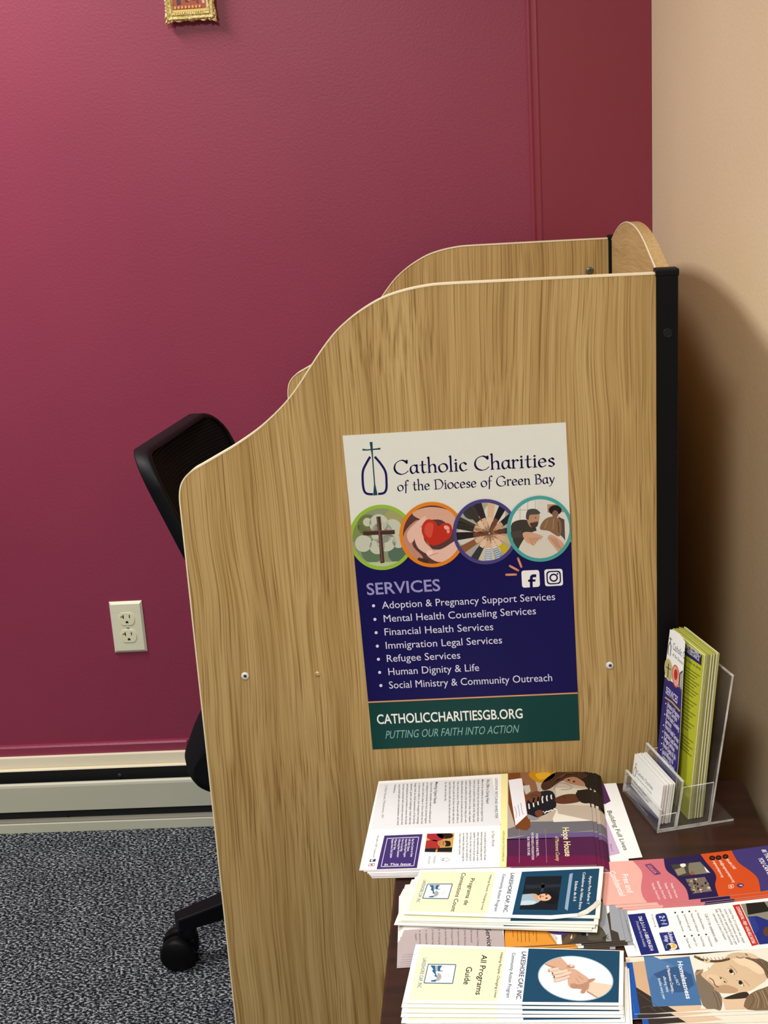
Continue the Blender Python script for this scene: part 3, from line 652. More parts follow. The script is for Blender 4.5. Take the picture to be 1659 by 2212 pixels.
# ================================================================== office chair
CH = Vector((-0.256, -0.42, 0)); CA = -0.113
ch = empty('office_chair', CH, (0, 0, CA)); tag(ch, 'black swivel office chair with ribbed mesh back pulled up to the carrel', 'office chair')
BT = 0.938   # top of the back
def back_pt(u, z, push=0.0):  # u across (-1 near .. 1 far)
    x = -0.186 + 0.40*(0.930-z) - 0.030*(1-u*u) + 0.02*max(0, (0.75-z)) + push
    return x
def back_outline(hw, z0, z1, r, n=6):
    pts = []
    for cx, cz, a0 in ((hw-r, z1-r, 0), (-hw+r, z1-r, PI/2), (-hw+r, z0+r, PI), (hw-r, z0+r, 1.5*PI)):
        for k in range(n+1):
            a = a0+PI/2*k/n; pts.append((cx+r*math.cos(a), cz+r*math.sin(a)))
    return pts
ou = back_outline(0.200, 0.52, BT, 0.055); inn = back_outline(0.192, 0.530, BT-0.007, 0.05)
b = MB(); n = len(ou); v = []
for (y, z) in ou: v.append((back_pt(y/0.2, z, 0.008), y, z))
for (y, z) in inn: v.append((back_pt(y/0.2, z, 0.012), y, z))
for (y, z) in inn: v.append((back_pt(y/0.2, z, -0.010), y, z))
for (y, z) in ou: v.append((back_pt(y/0.2, z, -0.018), y, z))
b.raw(v, [(k*n+i, k*n+(i+1) % n, ((k+1) % 4)*n+(i+1) % n, ((k+1) % 4)*n+i) for k in range(4) for i in range(n)], M_BLACKP, True)
b.build('back_frame', ch, bevel=0.003)
b = MB(); nu, nz = 18, 24; vs = []; fs = []
def span(z):
    r = 0.051; top = BT-0.007; bot = 0.530; w_ = 0.193
    if z > top-r: w_ -= r-math.sqrt(max(0, r*r-(z-top+r)**2))
    if z < bot+r: w_ -= r-math.sqrt(max(0, r*r-(bot+r-z)**2))
    return w_
for j in range(nz+1):
    z = 0.531+(BT-0.0075-0.531)*j/nz; w_ = span(z)
    for i in range(nu+1):
        y = -w_+2*w_*i/nu; vs.append((back_pt(y/0.2, z, 0.006), y, z))
fs = [(j*(nu+1)+i, j*(nu+1)+i+1, (j+1)*(nu+1)+i+1, (j+1)*(nu+1)+i) for j in range(nz) for i in range(nu)]
b.raw(vs, fs, M_MESH, True); o = b.build('back_mesh', ch); sd = o.modifiers.new('thick', 'SOLIDIFY'); sd.thickness = 0.004
# seat: soft rounded cushion with a bulging rear
rear = [(-0.115, 0.535), (-0.150, 0.500), (-0.176, 0.464), (-0.193, 0.432), (-0.199, 0.410), (-0.194, 0.390), (-0.180, 0.374), (-0.150, 0.363), (-0.11, 0.360), (0.05, 0.366), (0.20, 0.370), (0.262, 0.385), (0.292, 0.415), (0.288, 0.440), (0.262, 0.462), (0.20, 0.472), (0.06, 0.470), (-0.03, 0.478), (-0.075, 0.510)]
prof = smooth_curve([(x, z, 0) for x, z in rear], 3, True)
b = MB(); rings = []; ys = [-1, -0.985, -0.94, -0.86, -0.7, -0.4, 0, 0.4, 0.7, 0.86, 0.94, 0.985, 1]
cx, cz = 0.05, 0.43
for t in ys:
    k = (1-abs(t)**6)**(1/2.6) if abs(t) < 1 else 0.0; k = 0.55+0.45*k
    kx = 0.80+0.20*(1-abs(t)**4)
    rings.append([(cx+(p.x-cx)*kx, t*0.232, cz+(p.y-cz)*k) for p in prof])
m_ = len(prof); b.raw([q for r_ in rings for q in r_], [(a*m_+i, a*m_+(i+1) % m_, (a+1)*m_+(i+1) % m_, (a+1)*m_+i) for a in range(len(ys)-1) for i in range(m_)], mat('#0b0c10', 0.85, 0, 0.15), True)
b.poly(rings[0][::-1], mat('#0b0c10', 0.85, 0, 0.15)); b.poly(rings[-1], mat('#0b0c10', 0.85, 0, 0.15)); b.build('seat', ch)
b = MB(); b.lathe([(0.024, 0.10), (0.024, 0.24), (0.014, 0.245), (0.014, 0.345), (0.06, 0.35), (0.06, 0.368)], M_BLACKP, n=20); b.build('gas_column', ch)
b = MB(); b.lathe([(0.045, 0.075), (0.05, 0.085), (0.048, 0.125), (0.03, 0.135)], M_BLACKP, n=24); b.build('hub', ch)
b = MB(); b.tube([(-0.02, 0, 0.36), (-0.10, 0, 0.40), (-0.13, 0, 0.50), (-0.12, 0, 0.60)], 0.022, M_BLACKP, 10); b.build('back_bracket', ch)
LEG0 = math.atan2(-0.54+0.42, -0.500+0.26)-CA
for k in range(5):
    a = LEG0+2*PI*k/5; Mz = Matrix.Rotation(a, 4, 'Z'); b = MB(); L_ = 0.278
    secs = [(0.035, 0.026, 0.085, 0.128), (0.15, 0.0205, 0.078, 0.116), (0.262, 0.0165, 0.074, 0.1025), (0.285, 0.0150, 0.073, 0.1000)]
    v = [Mz @ Vector((x, s*w_, z)) for x, w_, zl, zh in secs for s, z in ((-1, zl), (1, zl), (1, zh), (-1, zh))]
    fs = [(4*i+j, 4*i+(j+1) % 4, 4*i+4+(j+1) % 4, 4*i+4+j) for i in range(3) for j in range(4)]+[(0, 1, 2, 3), (15, 14, 13, 12)]
    b.raw(v, fs, M_BLACKP)
    b.lathe([(0.0155, 0.054), (0.0165, 0.060), (0.0165, 0.082)], M_BLACKP, Mz @ Matrix.Translation((0.268, 0, 0)), 16)
    lg = b.build('leg', ch, bevel=0.003)
    c_ = MB(); sw_ = (2.75 if k == 0 else 1.3*k)
    Mc = Mz @ Matrix.Translation((0.268, 0, 0)) @ Matrix.Rotation(sw_+PI*0.5, 4, 'Z') @ Matrix.Translation((0, 0.018, 0.0306)) 
    for sx_ in (-1, 1):
        c_.lathe([(0.004, -0.0120), (0.026, -0.0120), (0.0302, -0.009), (0.0302, 0.0080), (0.0265, 0.0120), (0.004, 0.0130)], M_BLACK, Mc @ Matrix.Translation((sx_*0.0165, 0, 0)) @ Matrix.Rotation(sx_*PI/2, 4, 'Y'), 28)
    hood = [Mc @ Vector((x, 0.0335*math.cos(t), 0.0335*math.sin(t))) for t in [PI*(-0.05)+PI*1.0*i/12 for i in range(13)] for x in (-0.0032, 0.0032)]
    c_.raw(hood, [(2*i, 2*i+1, 2*i+3, 2*i+2) for i in range(12)], M_BLACK)
    c_.lathe([(0.012, 0.026), (0.013, 0.045), (0.0125, 0.056)], M_BLACK, Mz @ Matrix.Translation((0.262, 0, 0)), 14)
    c_.build('caster', lg)

# ================================================================== end table
ZT = 0.538; TY = -0.03
tb = empty('end_table', (0.3715, -0.9495, 0), (0, 0, TY)); tag(tb, 'dark cherry end table covered in leaflets beside the carrel', 'table')
b = MB(); b.box((-0.447, -0.62, ZT-0.024), (0, 0, ZT), M_TABLE); b.build('tabletop', tb, bevel=0.003)
b = MB()
for lo, hi in (((-0.437, -0.605, ZT-0.084), (-0.422, -0.012, ZT-0.0245)), ((-0.025, -0.605, ZT-0.084), (-0.010, -0.012, ZT-0.0245)), ((-0.421, -0.605, ZT-0.084), (-0.026, -0.59, ZT-0.0245)), ((-0.421, -0.027, ZT-0.084), (-0.026, -0.012, ZT-0.0245))): b.box(lo, hi, M_TABLE)
b.build('apron', tb)
for x, y in ((-0.436, -0.604), (-0.046, -0.604), (-0.436, -0.048), (-0.046, -0.048)):
    b = MB(); b.box((x, y, 0), (x+0.036, y+0.036, ZT-0.0245), M_TABLE); b.build('leg', tb, bevel=0.002)

# ================================================================== acrylic stand
HA = math.atan2(-0.973, 0.231)
hd = empty('brochure_holder', (0.2356, -1.0779, ZT+0.0004), (0, 0, HA)); tag(hd, 'clear acrylic two pocket stand holding business cards and green leaflets', 'brochure holder')
def hslab(name, prof, w0=-0.110, w1=0.0, m=None, edge=True):
    b = MB(); b.prism(prof, w0, w1, M_ACRE, M_ACR, lambda p, t: (t, p[0], p[1])); return b.build(name, hd)
T_ = 0.0026
def wall(name, d0, z0, d1, z1):
    o = hslab(name, [(d0, z0), (d0+T_, z0), (d1+T_, z1), (d1, z1)])
    b = MB(); b.prism([(d0-0.0002, 0), (d0+T_+0.0002, 0), (d0+T_+0.0002, 0.0012), (d0-0.0002, 0.0012)], -0.110, 0.0, M_ACRE, M_ACRE, lambda p, t: (t, p[0]+d1-d0, p[1]+z1-0.0006)); b.build('cut_edge', o)
wall('card_front', 0.0, 0.0033, 0.0042, 0.0300); wall('pocket_divider', 0.0235, 0.0033, 0.0325, 0.0640); wall('back_panel', 0.0680, 0.0033, 0.0955, 0.1930)
b = MB(); b.prism([(0, 0), (0.1006, 0), (0.1006, 0.003), (0, 0.003)], -0.110, 0.0, M_ACRE, M_ACR, lambda p, t: (t, p[0], p[1])); b.build('base', hd)
for w0 in (-0.110, -0.0022):
    b = MB(); b.prism([(0.0265, 0.0034), (0.0678, 0.0034), (0.0745, 0.0560), (0.0345, 0.0555)], w0, w0+0.0022, M_ACR, M_ACRE, lambda p, t: (t, p[0], p[1])); b.build('side_wall', hd)
    b = MB(); b.prism([(0.0030, 0.0034), (0.0232, 0.0034), (0.0262, 0.0230), (0.0055, 0.0225)], w0, w0+0.0022, M_ACR, M_ACRE, lambda p, t: (t, p[0], p[1])); b.build('side_wall', hd)
HM = Matrix.Translation((0.2356, -1.0779, ZT+0.0004)) @ Matrix.Rotation(HA, 4, 'Z')

# business cards in the front pocket
def hplane(w_, d_, z_, lean):   # plane facing the front of the stand
    o = HM @ Vector((w_, d_, z_)); n = HM.to_3x3() @ Vector((0, -math.cos(lean), -math.sin(lean)*-1))
    return Plane(o, n)
CL = 0.135
NCARD = 9
for i in range(NCARD):
    d0 = 0.0068+i*0.00185; z0 = 0.0045; lean = CL
    b = MB(); b.box((-0.0445, -0.0005, 0), (0.0445, 0.0005, 0.0525), mat('#f3f3ee' if i % 3 != 1 else '#e4e0da', 0.5))
    b.box((-0.0445, -0.00054, 0.0), (0.0445, -0.0004, 0.0085), mat('#231d58', 0.5)) if i == 0 else None
    wj = [0, .001, -.001, .0006, -.0012, .0004, .001, -.0006, .0002][i]
    c_ = b.build('business_card'); c_.location = HM @ Vector((-0.056+wj, d0, z0)); c_.rotation_euler = (-lean, 0, HA)
    tag(c_, 'white business card with a navy foot at the very front of the acrylic stand' if i == 0 else 'white business card packed behind the front card in the acrylic stand', 'business card', 'business cards in the acrylic stand')
    if i == 0: card0 = c_
pl = Plane(wm(card0) @ Vector((0, -0.00056, 0.02)), wm(card0).to_3x3() @ Vector((0, -1, 0)))
K7 = crop(1340, 1600, 0.096443)
p_ = Print(pl, K7)
p_.line([(330, 510), (375, 552)], 7, '#55565a', 1); p_.line([(368, 500), (335, 560)], 6, '#55565a', 1)
p_.line([(345, 580), (300, 650), (285, 730), (292, 775), (320, 800)], 9, '#55565a', 1, 4); p_.line([(345, 580), (362, 650), (355, 730), (335, 790), (320, 800)], 9, '#55565a', 1, 4); p_.line([(350, 560), (318, 800)], 5, '#55565a', 1)
tag(p_.build('emblem', card0), 'grey chapel emblem')
p_ = Print(pl, K7)
p_.text('Catholic Charities', (372, 735), (722, 1112), 60, '#55565a', 1, -0.004); p_.text('of the Diocese of Green Bay', (355, 815), (700, 1205), 26, '#55565a', 1)
p_.text('Phone: 920-272-8234', (305, 935), (565, 1245), 26, '#44444a', 1, 0.005); p_.text('Toll Free: 877-500-3580, ext. 8234', (225, 935), (625, 1400), 24, '#44444a', 1, 0.005); p_.text('Email: info@catholiccharitiesgb.org', (235, 1040), (575, 1470), 22, '#55565a', 1)
p_.text('www.catholiccharitiesgb.org', (165, 1145), (605, 1680), 30, '#d8d6ea', 2, 0.006)
p_.build('lettering', card0)

# leaflets standing in the rear pocket
def leaf(i, n):
    d0 = 0.0476+i*0.00165; lean = 0.093
    b = MB(); t = 0.00068
    hgt = 0.2150+[0, .0012, -.0008, .001, .0003, -.001, .0014, 0, .0006, -.0004, .001, .0002][i % 12]
    b.box((-0.0465, -t, 0), (0.0465, t, hgt), mat(['#f2f2e6', '#b9b86a', '#f0f0e0', '#8f8f4a', '#e9e9d8'][i % 5], 0.5))
    b.box((-0.0466, -t-0.00006, 0.0), (0.0466, -t+0.0001, hgt), mat('#b7bb2e', 0.5))
    b.box((-0.0466, t-0.0001, 0.0), (0.0466, t+0.00006, hgt), mat('#2a275e' if i % 2 == 0 else '#3b3c2c', 0.5))
    wj = [0, .0006, -.0005, .0008, -.0006, .0003, -.0008, .0005, 0, .0007, -.0004, .0002][i % 12]
    o = b.build('leaflet'); o.location = HM @ Vector((-0.0605+wj, d0, 0.0036)); o.rotation_euler = (-lean, 0, HA)
    return o
NL = 12
lf = [leaf(i, NL) for i in range(NL)]
for i, o in enumerate(lf):
    if i: tag(o, 'lime green folded leaflet standing packed behind the opened front one in the acrylic stand', 'leaflet', 'green leaflets in the acrylic stand')
f0 = lf[0]; tag(f0, 'lime green leaflet with white and navy cover flap swung open in the acrylic stand', 'leaflet', 'green leaflets in the acrylic stand')
gp = Plane(wm(f0) @ Vector((0, -0.00076, 0.1)), wm(f0).to_3x3() @ Vector((0, -1, 0)))
K5 = crop(1330, 1340, 0.217018)
p_ = Print(gp, K5)
p_.p([(640, 200), (860, 350), (853, 452), (630, 300)], '#231d58', 1)
p_.text('CATHOLIC CHARITIES DIRECT', (560, 168), (848, 372), 34, '#e8e8f0', 2, 0.01); p_.text('PROJECT ASSISTANCE', (625, 255), (830, 408), 34, '#e8e8f0', 2, 0.01)
p_.text('How to help us serve.', (650, 365), (848, 502), 24, '#25261a', 1, 0.01)
for k in range(9):
    y0 = 420+k*30; p_.line([(640-k*2, y0), (838-k*3-(k % 3)*22, y0+140-(k % 3)*15)], 9, '#6d7028', 1)
for k in range(9):
    y0 = 720+k*36; p_.line([(625-k*2, y0), (805-k*4-(k % 3)*26, y0+125-(k % 3)*18)], 9, '#6d7028', 1)
for k in range(5):
    y0 = 1100+k*34; p_.line([(615, y0), (772-k*4-(k % 2)*30, y0+120-(k % 2)*20)], 9, '#6d7028', 1)
p_.build('text_block', f0)
# the cover flap, curling away from the leaflet
FP = Plane(HM @ Vector((-0.075, 0.0600, 0.2225)), HM.to_3x3() @ Vector((0, -1, 0.118)))
fl = Print(FP, K5)
edge_pts = [(540, 90), (590, 105), (640, 140), (690, 215), (668, 560), (652, 900), (640, 1150), (622, 1420), (607, 1545), (600, 1700), (410, 1480), (415, 1310), (480, 640), (500, 420)]
fl.p(edge_pts, '#f4f4f2', 0)
fl.poly([fl.P(q, 0)-FP.n*0.0004 for q in edge_pts][::-1], mat('#b7bb2e', 0.5))
for i in range(len(edge_pts)):
    a, c = edge_pts[i], edge_pts[(i+1) % len(edge_pts)]; fl.poly([fl.P(a, 0), fl.P(a, 0)-FP.n*0.0004, fl.P(c, 0)-FP.n*0.0004, fl.P(c, 0)], mat('#e9e9e4', 0.5))
flap = fl.build('cover_flap', f0); flap['label'] = 'white and navy cover flap'
p_ = Print(FP, K5, None)
ck = [(487, 560), (560, 612), (660, 690), (640, 1150), (622, 1420), (607, 1545), (600, 1700), (410, 1480), (415, 1310), (480, 640)]
p_.p(ck, '#2b2470', 1)
p_.line([(548, 165), (545, 215)], 6, '#3b3c48', 2); p_.line([(532, 178), (562, 192)], 6, '#3b3c48', 2)
p_.line([(543, 215), (524, 260), (520, 330), (545, 352), (548, 300), (552, 262), (543, 215)], 7, '#3b3c48', 2)
p_.text('Catholic C', (568, 285), (682, 385), 55, '#3b3c48', 2, -0.004); p_.text('of the Dioces', (565, 350), (668, 445), 26, '#3b3c48', 2)
p_.ell((527, 492), 40, 112, '#d6c24a', 3, -0.08); p_.ell((527, 492), 34, 100, '#b8b48a', 4, -0.08); p_.line([(527, 430), (520, 570)], 8, '#3d2a1e', 5); p_.line([(503, 462), (550, 492)], 8, '#3d2a1e', 5)
p_.ell((600, 556), 38, 115, '#d05a28', 6, -0.08); p_.ell((600, 556), 31, 102, '#d9a894', 7, -0.08); p_.ell((600, 540), 18, 55, '#c22a20', 8)
p_.p([(640, 520), (668, 495), (662, 620), (655, 730), (632, 670), (630, 590)], '#4a4468', 6); p_.p([(645, 540), (664, 520), (660, 610), (652, 690), (640, 650)], '#b8b2a6', 7)
p_.text('SERVICES', (497, 722), (612, 832), 55, '#dcd9f0', 2, 0.01); p_.line([(492, 765), (560, 815), (640, 905)], 14, '#c9a850', 2)
for t, a, c in [('Adoption & Pregnancy', (512, 850), (632, 985)), ('Support Services', (505, 900), (608, 1010)), ('Mental Health Counseling', (500, 955), (628, 1105)), ('Services', (495, 1015), (552, 1072)), ('Financial Health Services', (490, 1065), (622, 1225)), ('Immigration Legal Services', (482, 1130), (618, 1290)), ('Refugee Services', (478, 1190), (582, 1312)), ('Human Dignity & Life', (470, 1250), (592, 1395)), ('Social Ministry &', (462, 1315), (570, 1435)), ('Community Outreach', (458, 1365), (580, 1510))]:
    p_.text(t, a, c, 36, '#e6e4f2', 2, 0.012)
for q in [(500, 828), (488, 935), (477, 1043), (470, 1105), (464, 1165), (457, 1225), (450, 1288)]: p_.ell(q, 5, 8, '#e6e4f2', 2)
p_.build('cover_print', flap)

# ================================================================== leaflets on the table
def sheet(name, z, Q, K, thick, col, areas=(), edgecol=None, rough=0.42, clip=True):
    """a paper slab with its large printed areas; z is its top face"""
    pr = Print(level(z), K, None, 0, rough)
    P0 = [pr.P(q, 0) for q in Q]; c = sum(P0, Vector())/len(P0)
    pr.poly(P0, mat(col, rough)); lo = [p-Vector((0, 0, thick)) for p in P0]
    pr.poly(lo[::-1], mat(col, rough))
    for i in range(len(P0)): pr.poly([P0[i], lo[i], lo[(i+1) % len(P0)], P0[(i+1) % len(P0)]], mat(edgecol or col, 0.6))
    pr.clip = Q if clip else None
    for lay, colr, pts, sm in areas: pr.p(pts, colr, lay, sm)
    return pr.build(name, None, c)
ORD = ['topmost', 'second from the top', 'third from the top', 'fourth from the top', 'fifth from the top', 'sixth from the top', 'seventh from the top', 'eighth from the top', 'ninth from the top', 'lowest']
def pile(o, offs, dz, what, cat, group, toplabel):
    tag(o, toplabel, cat, group)
    for i, (dx, dy, ra) in enumerate(offs):
        c = o.copy(); C.objects.link(c)
        c.location = o.location + Vector((dx, dy, -(i+1)*dz)); c.rotation_euler = (0, 0, ra)
        c['label'] = f'{what}, {ORD[i+1]} of its pile'
def pic(K, z, lay=1): return Print(level(z), K, None, 0)

# ---- newsletters (white spread with a purple and photograph cover)
ZH = 0.5468; K5b = crop(770, 1660, 0.204942); K6 = crop(1080, 1640, 0.192887)
idk = lambda x, y: (x, y)
def m5(pts): return [K5b(*p) for p in pts]
def m6(pts): return [K6(*p) for p in pts]
HQ = [(818, 1687.7), (1270, 1660.8), (1289, 1868.6), (776, 1880)]
cover = m6([(88, 155), (985, 108), (1100, 1210), (78, 1205)])
areas = [(1, '#e2e2e6', m5([(240, 160), (1430, 98), (1522, 600), (155, 640)]), 0), (1, '#f6eaa6', m5([(1525, 50), (1592, 45), (1586, 1060), (1512, 1060)]), 0),
         (1, '#c9b8a6', cover, 0), (2, '#1d1716', m6([(640, 120), (1000, 100), (1080, 540), (1015, 540), (985, 330), (860, 210), (700, 200)]), 0),
         (2, '#d8cdb6', m6([(620, 320), (1010, 330), (1030, 520), (640, 510)]), 0), (3, '#2a2020', m6([(860, 350), (1020, 330), (1090, 480), (1020, 500), (900, 470)]), 0),
         (2, '#7d7a82', m6([(330, 700), (1040, 690), (1060, 800), (230, 860), (88, 880), (88, 780)]), 0), (3, '#77639a', m6([(80, 890), (400, 840), (1200, 800), (1200, 870), (80, 905)]), 0),
         (3, '#5b2352', m6([(78, 895), (1200, 862), (1200, 1090), (78, 1090)]), 0), (4, '#7c1b50', m6([(76, 1085), (1200, 1080), (1200, 1260), (70, 1260)]), 0)]
hope = sheet('newsletter', ZH, HQ, idk, 0.0007, '#f7f7f6', areas, '#b9a9a9')
pile(hope, [(0.0050, -0.001, 0.002), (0.0098, -0.0045, -0.002), (0.0115, -0.0055, 0.001), (0.0130, -0.0065, 0.003), (0.0142, -0.0075, -0.001), (0.0152, -0.0085, -0.003)], 0.00095,
     'purple and white newsletter with a photograph cover', 'newsletter', 'newsletters', 'purple and white newsletter with a mother and child photograph, topmost of its pile')
p = pic(K6, ZH)
p.p([(90, 158), (260, 150), (330, 500), (340, 760), (300, 800), (180, 780), (95, 500)], '#8a4a22', 5); p.p([(95, 235), (245, 213), (305, 625), (175, 745)], '#eceaf0', 6)
for a in range(3): p.line([(165+a*35, 530-a*20), (185+a*30, 600-a*12), (180+a*42, 660-a*18)], 4, '#4a4a66', 7, 3)
p.p([(225, 165), (340, 150), (420, 330), (400, 470), (310, 440), (300, 330)], '#a3704e', 6, 4); p.p([(255, 300), (330, 290), (345, 360), (290, 400)], '#cfc7c0', 7)
p.p([(330, 155), (560, 128), (612, 190), (480, 262), (370, 232)], '#d99a16', 7, 4); p.p([(400, 165), (540, 150), (560, 185), (450, 235)], '#ecb52e', 8, 4)
p.p([(470, 270), (620, 150), (840, 130), (980, 180), (900, 230), (700, 240), (560, 330), (480, 345)], '#4a2c20', 7, 4)
for k in range(7): p.line([(560+k*14, 300-k*12), (680+k*18, 190-k*4), (800+k*14, 150+k*5)], 5, ['#8a5a36', '#2a1a14', '#b07a44'][k % 3], 8, 3)
p.p([(720, 225), (830, 200), (930, 250), (950, 300), (860, 290), (740, 260)], '#c08a6a', 8, 4); p.ell((830, 252), 14, 9, '#2a1713', 9); p.ell((770, 236), 16, 9, '#2a1713', 9)
p.line([(600, 340), (660, 265), (780, 290), (800, 330), (680, 345)], 6, '#a99d84', 8, 3)
p.p([(305, 470), (440, 370), (590, 365), (630, 520), (560, 590), (430, 650), (340, 670), (310, 600)], '#191a26', 7, 4)
for k in range(6): p.line([(330+k*50, 560-k*22), (322+k*50, 500-k*16), (335+k*48, 440-k*8)] if k else [(330, 560), (322, 500)], 15, '#e6e2e0', 8)
for k in range(6): p.line([(430+k*34, 645-k*18), (455+k*36, 590-k*4)], 13, '#e9e6e4', 8)
p.p([(310, 400), (400, 360), (460, 380), (430, 470), (360, 490), (310, 450)], '#7c4a34', 8, 4); p.line([(340, 420), (400, 450)], 5, '#3a2018', 9); p.line([(350, 400), (430, 410)], 5, '#3a2018', 9)
p.p([(620, 440), (740, 395), (880, 400), (900, 470), (760, 500), (640, 495)], '#6b3b28', 8, 4); p.line([(700, 425), (745, 440)], 5, '#2a1410', 9); p.p([(850, 380), (960, 340), (1000, 400), (1000, 490), (900, 480)], '#231a18', 9, 4)
p.p([(395, 590), (450, 570), (490, 600), (440, 650), (400, 630)], '#7c4632', 9, 4); p.p([(310, 620), (400, 650), (440, 660), (380, 685), (320, 670)], '#a2a0a6', 8, 4)
p.p([(590, 665), (640, 560), (650, 610), (1030, 690), (600, 705)], '#e6e0d2', 4)
tag(p.build('cover_photo', hope), 'photograph of a woman and a child in stripes')
p = pic(K6, ZH)
p.text('Hope House', (700, 768), (730, 1090), 72, '#f2e6b0', 8, 0.014); p.text('of Manitowoc County', (618, 865), (628, 1140), 42, '#f0d9a0', 8, 0.0, 0.2)
p.text('MORE THAN A SHELTER...', (400, 835), (410, 1098), 26, '#efe4ee', 8, 0.008); p.text('WE PROVIDE A FOUNDATION', (350, 822), (356, 1128), 26, '#efe4ee', 8, 0.008); p.text('FOR THEIR FUTURE', (304, 870), (310, 1080), 26, '#efe4ee', 8, 0.008)
p.line([(217, 780), (217, 1165)], 5, '#c98aa6', 8); p.line([(508, 780), (524, 1162)], 5, '#c98aa6', 8); p.build('cover_lettering', hope)
p = pic(K5b, ZH)
p.text('LESSONS BEYOND SHELTER', (1462, 105), (1462, 528), 26, '#4a4468', 3); p.text('We Offer a Caring Heart', (1372, 112), (1368, 372), 30, '#3c3a46', 3, 0.01, 0.2); p.text('Meeting Urgent Needs', (832, 142), (812, 370), 30, '#2e3a4a', 3, 0.01, 0.2)
L1 = ['Many of our residents do not have any support from', 'family or friends and may not have had anyone show', 'them how to perform basic skills in life. Hope and', 'guidance on things like how to clean, cook, respect', 'others, take pride in your apartment, keep your own', 'dishes and laundry, how to do laundry and much more.', 'That is where we come in. While we work with them to', 'learn how to plan for the future, we also take steps to', 'teach them home skills that they will carry with them', 'for the rest of their life.']
for i, t in enumerate(L1):
    x = 1320-i*43; p.text(t, (x, 118+i*3), (x-5-(0), 118+i*3+(440 if i < 9 else 200)), 21, '#2e2c32', 3, 0.006)
L2 = ['Upon arrival, immediate needs are addressed such', 'as making sure the family has food, personal hygiene', 'items, and a bed to sleep in. Once a family has had', 'a chance to settle in, case management meetings', 'begin with an initial assessment of the family', 'dynamics, goals, and challenges. Initial referrals', 'and assistance are provided to ensure the family', 'has been connected with community resources that', 'may provide health care, food assistance, and rental', 'assistance.']
for i, t in enumerate(L2):
    x = 782-i*42; p.text(t, (x, 148+i*2.5), (x-18, 148+i*2.5+(430 if i < 9 else 90)), 21, '#2e2c32', 3, 0.006)
p.text('S 35th Street, Manitowoc, WI', (305, 180), (262, 520), 22, '#6a686e', 3)
p.text('In Their Words', (1425, 662), (1428, 820), 28, '#44424a', 3, 0, 0.2)
L3 = ['I am very grateful for Hope House. We both', 'learned some things including respect for', 'others, responsibility and enough to come', 'together. In due time we all saw results', 'our issues, can lean a longer and grow', 'each back up. We are very thankful for', 'our volunteers who helped us through this', 'Truly, it matters, never recover.']
for i, t in enumerate(L3):
    x = 1350-i*38; p.text(t, (x, 668+i*2), (x-5, 668+i*2+(300 if i < 7 else 230)), 20, '#2e2c32', 3, 0.006)
p.text('HOPE IN BELOW.COTION SUMMER 2023', (1542, 660), (1536, 980), 20, '#7a744a', 3)
p.text('920 684 HOPE  hopehouse', (218, 705), (172, 940), 20, '#6a686e', 3)
p.text('Hope', (812, 930), (808, 1000), 30, '#8a8c96', 3, -0.006); p.text('House', (756, 930), (752, 1005), 30, '#8a8c96', 3, -0.006)
p.line([(940, 940), (992, 962), (938, 985)], 4, '#8a8c96', 3); p.line([(905, 945), (925, 955)], 8, '#8a8c96', 3); p.line([(895, 965), (925, 970)], 8, '#8a8c96', 3)
p.build('article_lettering', hope)
p = pic(K5b, ZH); p.p([(295, 708), (697, 692), (637, 1050), (212, 1063)], '#4b3683', 2); p.frame([(325, 738), (657, 724), (604, 1026), (260, 1036)], 6, '#e6e0f0', 3)
for i, t in enumerate(['Day Care Comes to Camp', 'Life Skills Classes', 'Home With Hope Program', 'How You Can Help', 'Welcoming New Volunteers', 'Hope for Sale', 'Repeat Home Club Update']):
    x = 588-i*36; p.text(t, (x, 742+i), (x-18, 742+i+[190, 130, 190, 130, 190, 110, 195][i]), 22, '#f0ecf6', 3, 0.01)
p.text('In This Issue', (292, 1026), (570, 1018), 24, '#f0ecf6', 3, 0.01, 0.2); tag(p.build('contents_box', hope), 'purple contents box')
p = pic(K5b, ZH); pq = [(745, 688), (1033, 682), (1005, 888), (718, 880)]; p.p(pq, '#e2b056', 2); p.clip = pq
p.p([(735, 690), (870, 686), (930, 730), (840, 770), (740, 730)], '#c03040', 3, 4); p.p([(850, 690), (1000, 686), (1005, 730), (900, 740)], '#2a1a16', 3, 4); p.p([(720, 770), (850, 760), (870, 850), (720, 850)], '#c23a34', 3, 4)
p.ell((905, 790), 48, 34, '#d99a62', 5); p.p([(930, 765), (985, 770), (990, 815), (935, 822), (945, 795)], '#231816', 6, 4); p.ell((915, 778), 6, 5, '#2a1713', 7); p.ell((915, 800), 6, 5, '#2a1713', 7); p.line([(880, 780), (878, 800)], 5, '#8a2a22', 7)
p.p([(860, 838), (1010, 832), (1005, 880), (850, 880)], '#1d1a1c', 4); p.p([(715, 845), (840, 840), (830, 885), (715, 885)], '#20222c', 4); tag(p.build('small_photo', hope), 'small photograph of two women')
p = pic(K5b, ZH); p.p([(142, 958), (205, 954), (198, 982), (138, 986)], '#28406e', 2); p.text('f', (150, 985), (190, 980), 24, '#f4f4f4', 3); p.frame([(135, 1006), (194, 1002), (186, 1026), (126, 1030)], 5, '#b0506a', 2); p.ell((160, 1016), 12, 7, '#b0506a', 2); p.build('social_media_icon', hope)

